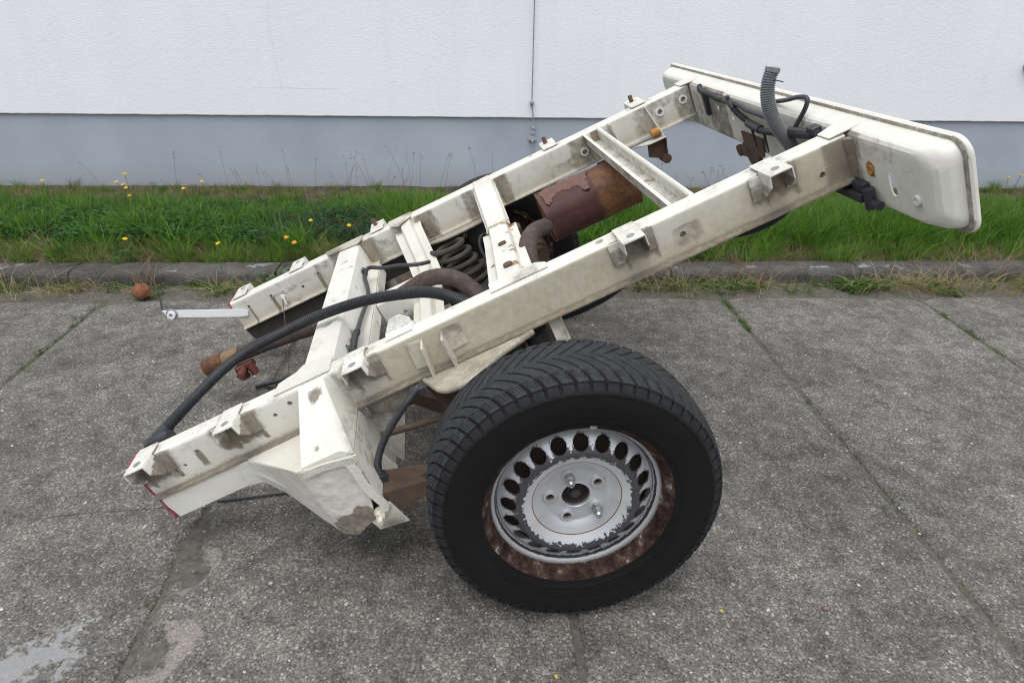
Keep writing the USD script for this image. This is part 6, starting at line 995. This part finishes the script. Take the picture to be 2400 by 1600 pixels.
# yellow flowers
M['petal'] = mat('yellow_petals', {'p': ('principled_bsdf', {'base_color': (0.80, 0.60, 0.015), 'roughness': 0.6}), 't': ('translucent_bsdf', {'color': (0.8, 0.55, 0.01)}), 'mx': ('mix_closure', {'fac': 0.3})}, [('p.BSDF', 'mx.closure1'), ('t.BSDF', 'mx.closure2')], 'mx.closure')
M['petalo'] = mat('orange_petals', {'p': ('principled_bsdf', {'base_color': (0.70, 0.33, 0.02), 'roughness': 0.6})}, [], 'p.BSDF')
M['stem'] = plain('flower_stem', (0.06, 0.10, 0.03), 0.6)
def flower(x, y, z, size, label, mt='petal', tilt=0.35):
    f = thing('yellow_flower' if mt == 'petal' else 'orange_flower', label, 'flower', (x, y, 0.08), 'yellow flowers in the grass strip' if mt == 'petal' else None)
    top = np.array([x, y, z]); nrm = np.array([0.15 * r.normal(), -tilt, 1.0]); nrm /= np.linalg.norm(nrm); e1 = np.cross(nrm, [1, 0, 0]); e1 /= np.linalg.norm(e1); e2 = np.cross(nrm, e1); V, F = [], []
    for ring_, L in ((0, 1.0), (1, 0.65)):
        for k in range(14):
            a = 2 * math.pi * (k + 0.5 * ring_) / 14; d = e1 * math.cos(a) + e2 * math.sin(a); s = np.cross(nrm, d); q = top + nrm * 0.003 * ring_; o = len(V); l = size * L * (0.85 + 0.3 * r.random())
            V += [q, q + d * l * 0.55 + s * l * 0.2 + nrm * l * 0.22, q + d * l + nrm * l * 0.25, q + d * l * 0.55 - s * l * 0.2 + nrm * l * 0.22]; F += [[o, o + 1, o + 2], [o, o + 2, o + 3]]
    obj('petals', trimesh.Trimesh(V, F, process=False), M[mt], f, smooth=False)
    b = np.array([x + 0.01 * r.normal(), y + 0.01, 0.07]); obj('stem', tube(spline([b, (b + top) / 2 + [0.006 * r.normal(), 0, 0], top], 0.02), 0.0014, 6), M['stem'], f)
def along(px, py, z):                                                # where the sight line through a photo point meets height z
    d = fwd + (px - 1200) / 1581.6 * r2 - (py - 800) / 1581.6 * u2; k = (z - CAMH) / d[2]; return k * d[0], k * d[1]
FL = [(100, 424, 'farthest left, close to the grey plinth'), (273, 427, 'largest of the cluster by the plinth above the brown lump'), (289, 433, 'middle of the cluster by the plinth above the brown lump'), (295, 441, 'lowest of the tight cluster by the plinth above the brown lump'), (304, 459, 'in the green just below the cluster by the plinth'),
      (292, 408, 'tallest, standing up in front of the grey plinth'), (473, 426, 'alone by the plinth, right of the cluster'), (430, 442, 'pale one between the cluster and the lone flower by the plinth'), (293, 560, 'in the leafy herbs above the brown lump'), (511, 571, 'low, next to the blue-green herb patch'),
      (728, 517, 'in the long grass left of the far rail'), (818, 529, 'just left of the far rail behind a bracket'), (2363, 416, 'by the plinth near the right edge'), (2393, 411, 'by the plinth, touching the right edge')]
for px, py, lb in FL:
    z = 0.235 if py > 480 else (0.20 if py > 415 else 0.25); x, y = along(px, py, z)
    if y > 4.95: y = 4.95; z = CAMH - 0
    d = fwd + (px - 1200) / 1581.6 * r2 - (py - 800) / 1581.6 * u2
    if y >= 4.95: k = 4.93 / d[1]; x, y, z = k * d[0], 4.93, CAMH + k * d[2]
    flower(x, y, z, 0.0135 if py > 480 else 0.015, 'yellow flower ' + lb)
for px, py, lb in ((671, 557, 'left of two withered orange flowers low in the grass left of the far rail'), (690, 569, 'right of two withered orange flowers low in the grass left of the far rail')):
    z = 0.18; x, y = along(px, py, z); flower(x, y, z, 0.015, lb, 'petalo')
# round brown lump in the gutter
lm = trimesh.creation.icosphere(4); n_ = lm.vertices.copy(); th = np.arctan2(n_[:, 1], n_[:, 0])
rad = 0.043 * (1 + 0.05 * np.cos(5 * th) * np.abs(n_[:, 2]) + 0.16 * (fbm(n_ * 2.4, 3, 5) - 0.5) + 0.07 * (fbm(n_ * 9, 3, 6) - 0.5)); lm.vertices = n_ * rad[:, None] * [1.0, 1.0, 0.92]
lx, ly = -1.655, 3.165
lp = thing('brown_lump', 'round rust-brown withered lump lying in the gutter at the foot of the kerb', 'lump', (lx, ly, 0.0))
obj('body', lm.apply_translation([lx, ly, 0.035]), rusty('withered_skin', [(0.3, (0.075, 0.028, 0.014)), (0.55, (0.20, 0.075, 0.035)), (0.75, (0.30, 0.13, 0.06))], scale=34, bump=0.5), lp, smooth=True)
obj('stalk', tube([(lx + 0.01, ly - 0.005, 0.074), (lx + 0.018, ly - 0.008, 0.090), (lx + 0.03, ly - 0.01, 0.098)], 0.002, 6), M['rustbolt'], lp)
# small litter on the concrete
M['pink'] = plain('pink_flake', (0.42, 0.12, 0.13), 0.6, var=0.2); M['yleaf'] = plain('yellow_leaf', (0.42, 0.33, 0.06), 0.6, var=0.3)
for px, py, m_, lb, cg in ((1535, 1366, 'pink', 'tiny pink flake close to the lower right of the near tyre', 'flake'), (1937, 1428, 'pink', 'tiny pink flake on the open concrete right of the wheel', 'flake'), (1690, 1432, 'yleaf', 'tiny yellow leaf on the concrete below right of the wheel', 'leaf'), (1303, 1587, 'yleaf', 'tiny ochre leaf at the bottom edge below the wheel', 'leaf')):
    x, y = along(px, py, 0.0); a = r.random() * 3; c_, s_ = math.cos(a), math.sin(a); P = np.array([(-0.007, 0), (-0.002, 0.004), (0.004, 0.003), (0.008, -0.001), (0.002, -0.004), (-0.004, -0.003)]) * (0.8 if m_ == 'pink' else 0.95)
    V = [(x + c_ * p - s_ * q, y + s_ * p + c_ * q, 0.0035 + 0.002 * math.sin(k * 2.0)) for k, (p, q) in enumerate(P)] + [(x, y, 0.0055)]
    o = obj('paint_flake' if m_ == 'pink' else 'fallen_leaf', trimesh.Trimesh(V, [[k, (k + 1) % 6, 6][::-1] for k in range(6)], process=False), M[m_], smooth=False); tag(o, lb, cg)
# pale stones set in the worn concrete
def pebble(seed):
    m = trimesh.creation.icosphere(1); q = np.random.default_rng(seed); m.vertices = m.vertices * (1 + 0.25 * (fbm(m.vertices * 1.5 + seed, 2, seed) - 0.5))[:, None] * [1.0, 0.5 + 0.4 * q.random(), 0.45]; return m
pts, ids, sc = [], [], []
for _ in range(1500):
    y = 0.55 + 2.5 * r.random() ** 1.6; x = r.uniform(-0.75 * y - 0.4, 0.8 * y + 0.5); s = 0.0022 + 0.0036 * r.random() ** 2.2; pts.append((x, y, 0.0004)); ids.append(r.integers(4)); sc.append((s, s, s * 0.9))
instancer('embedded_stones', [lambda p, k=k: usdkit.mesh(stage, p, pebble(k + 3), M['pebble'], True) for k in range(4)], pts, ids, sc, r.random(len(pts)) * 6.283, 'pale stones standing proud of the worn concrete', 'stone')
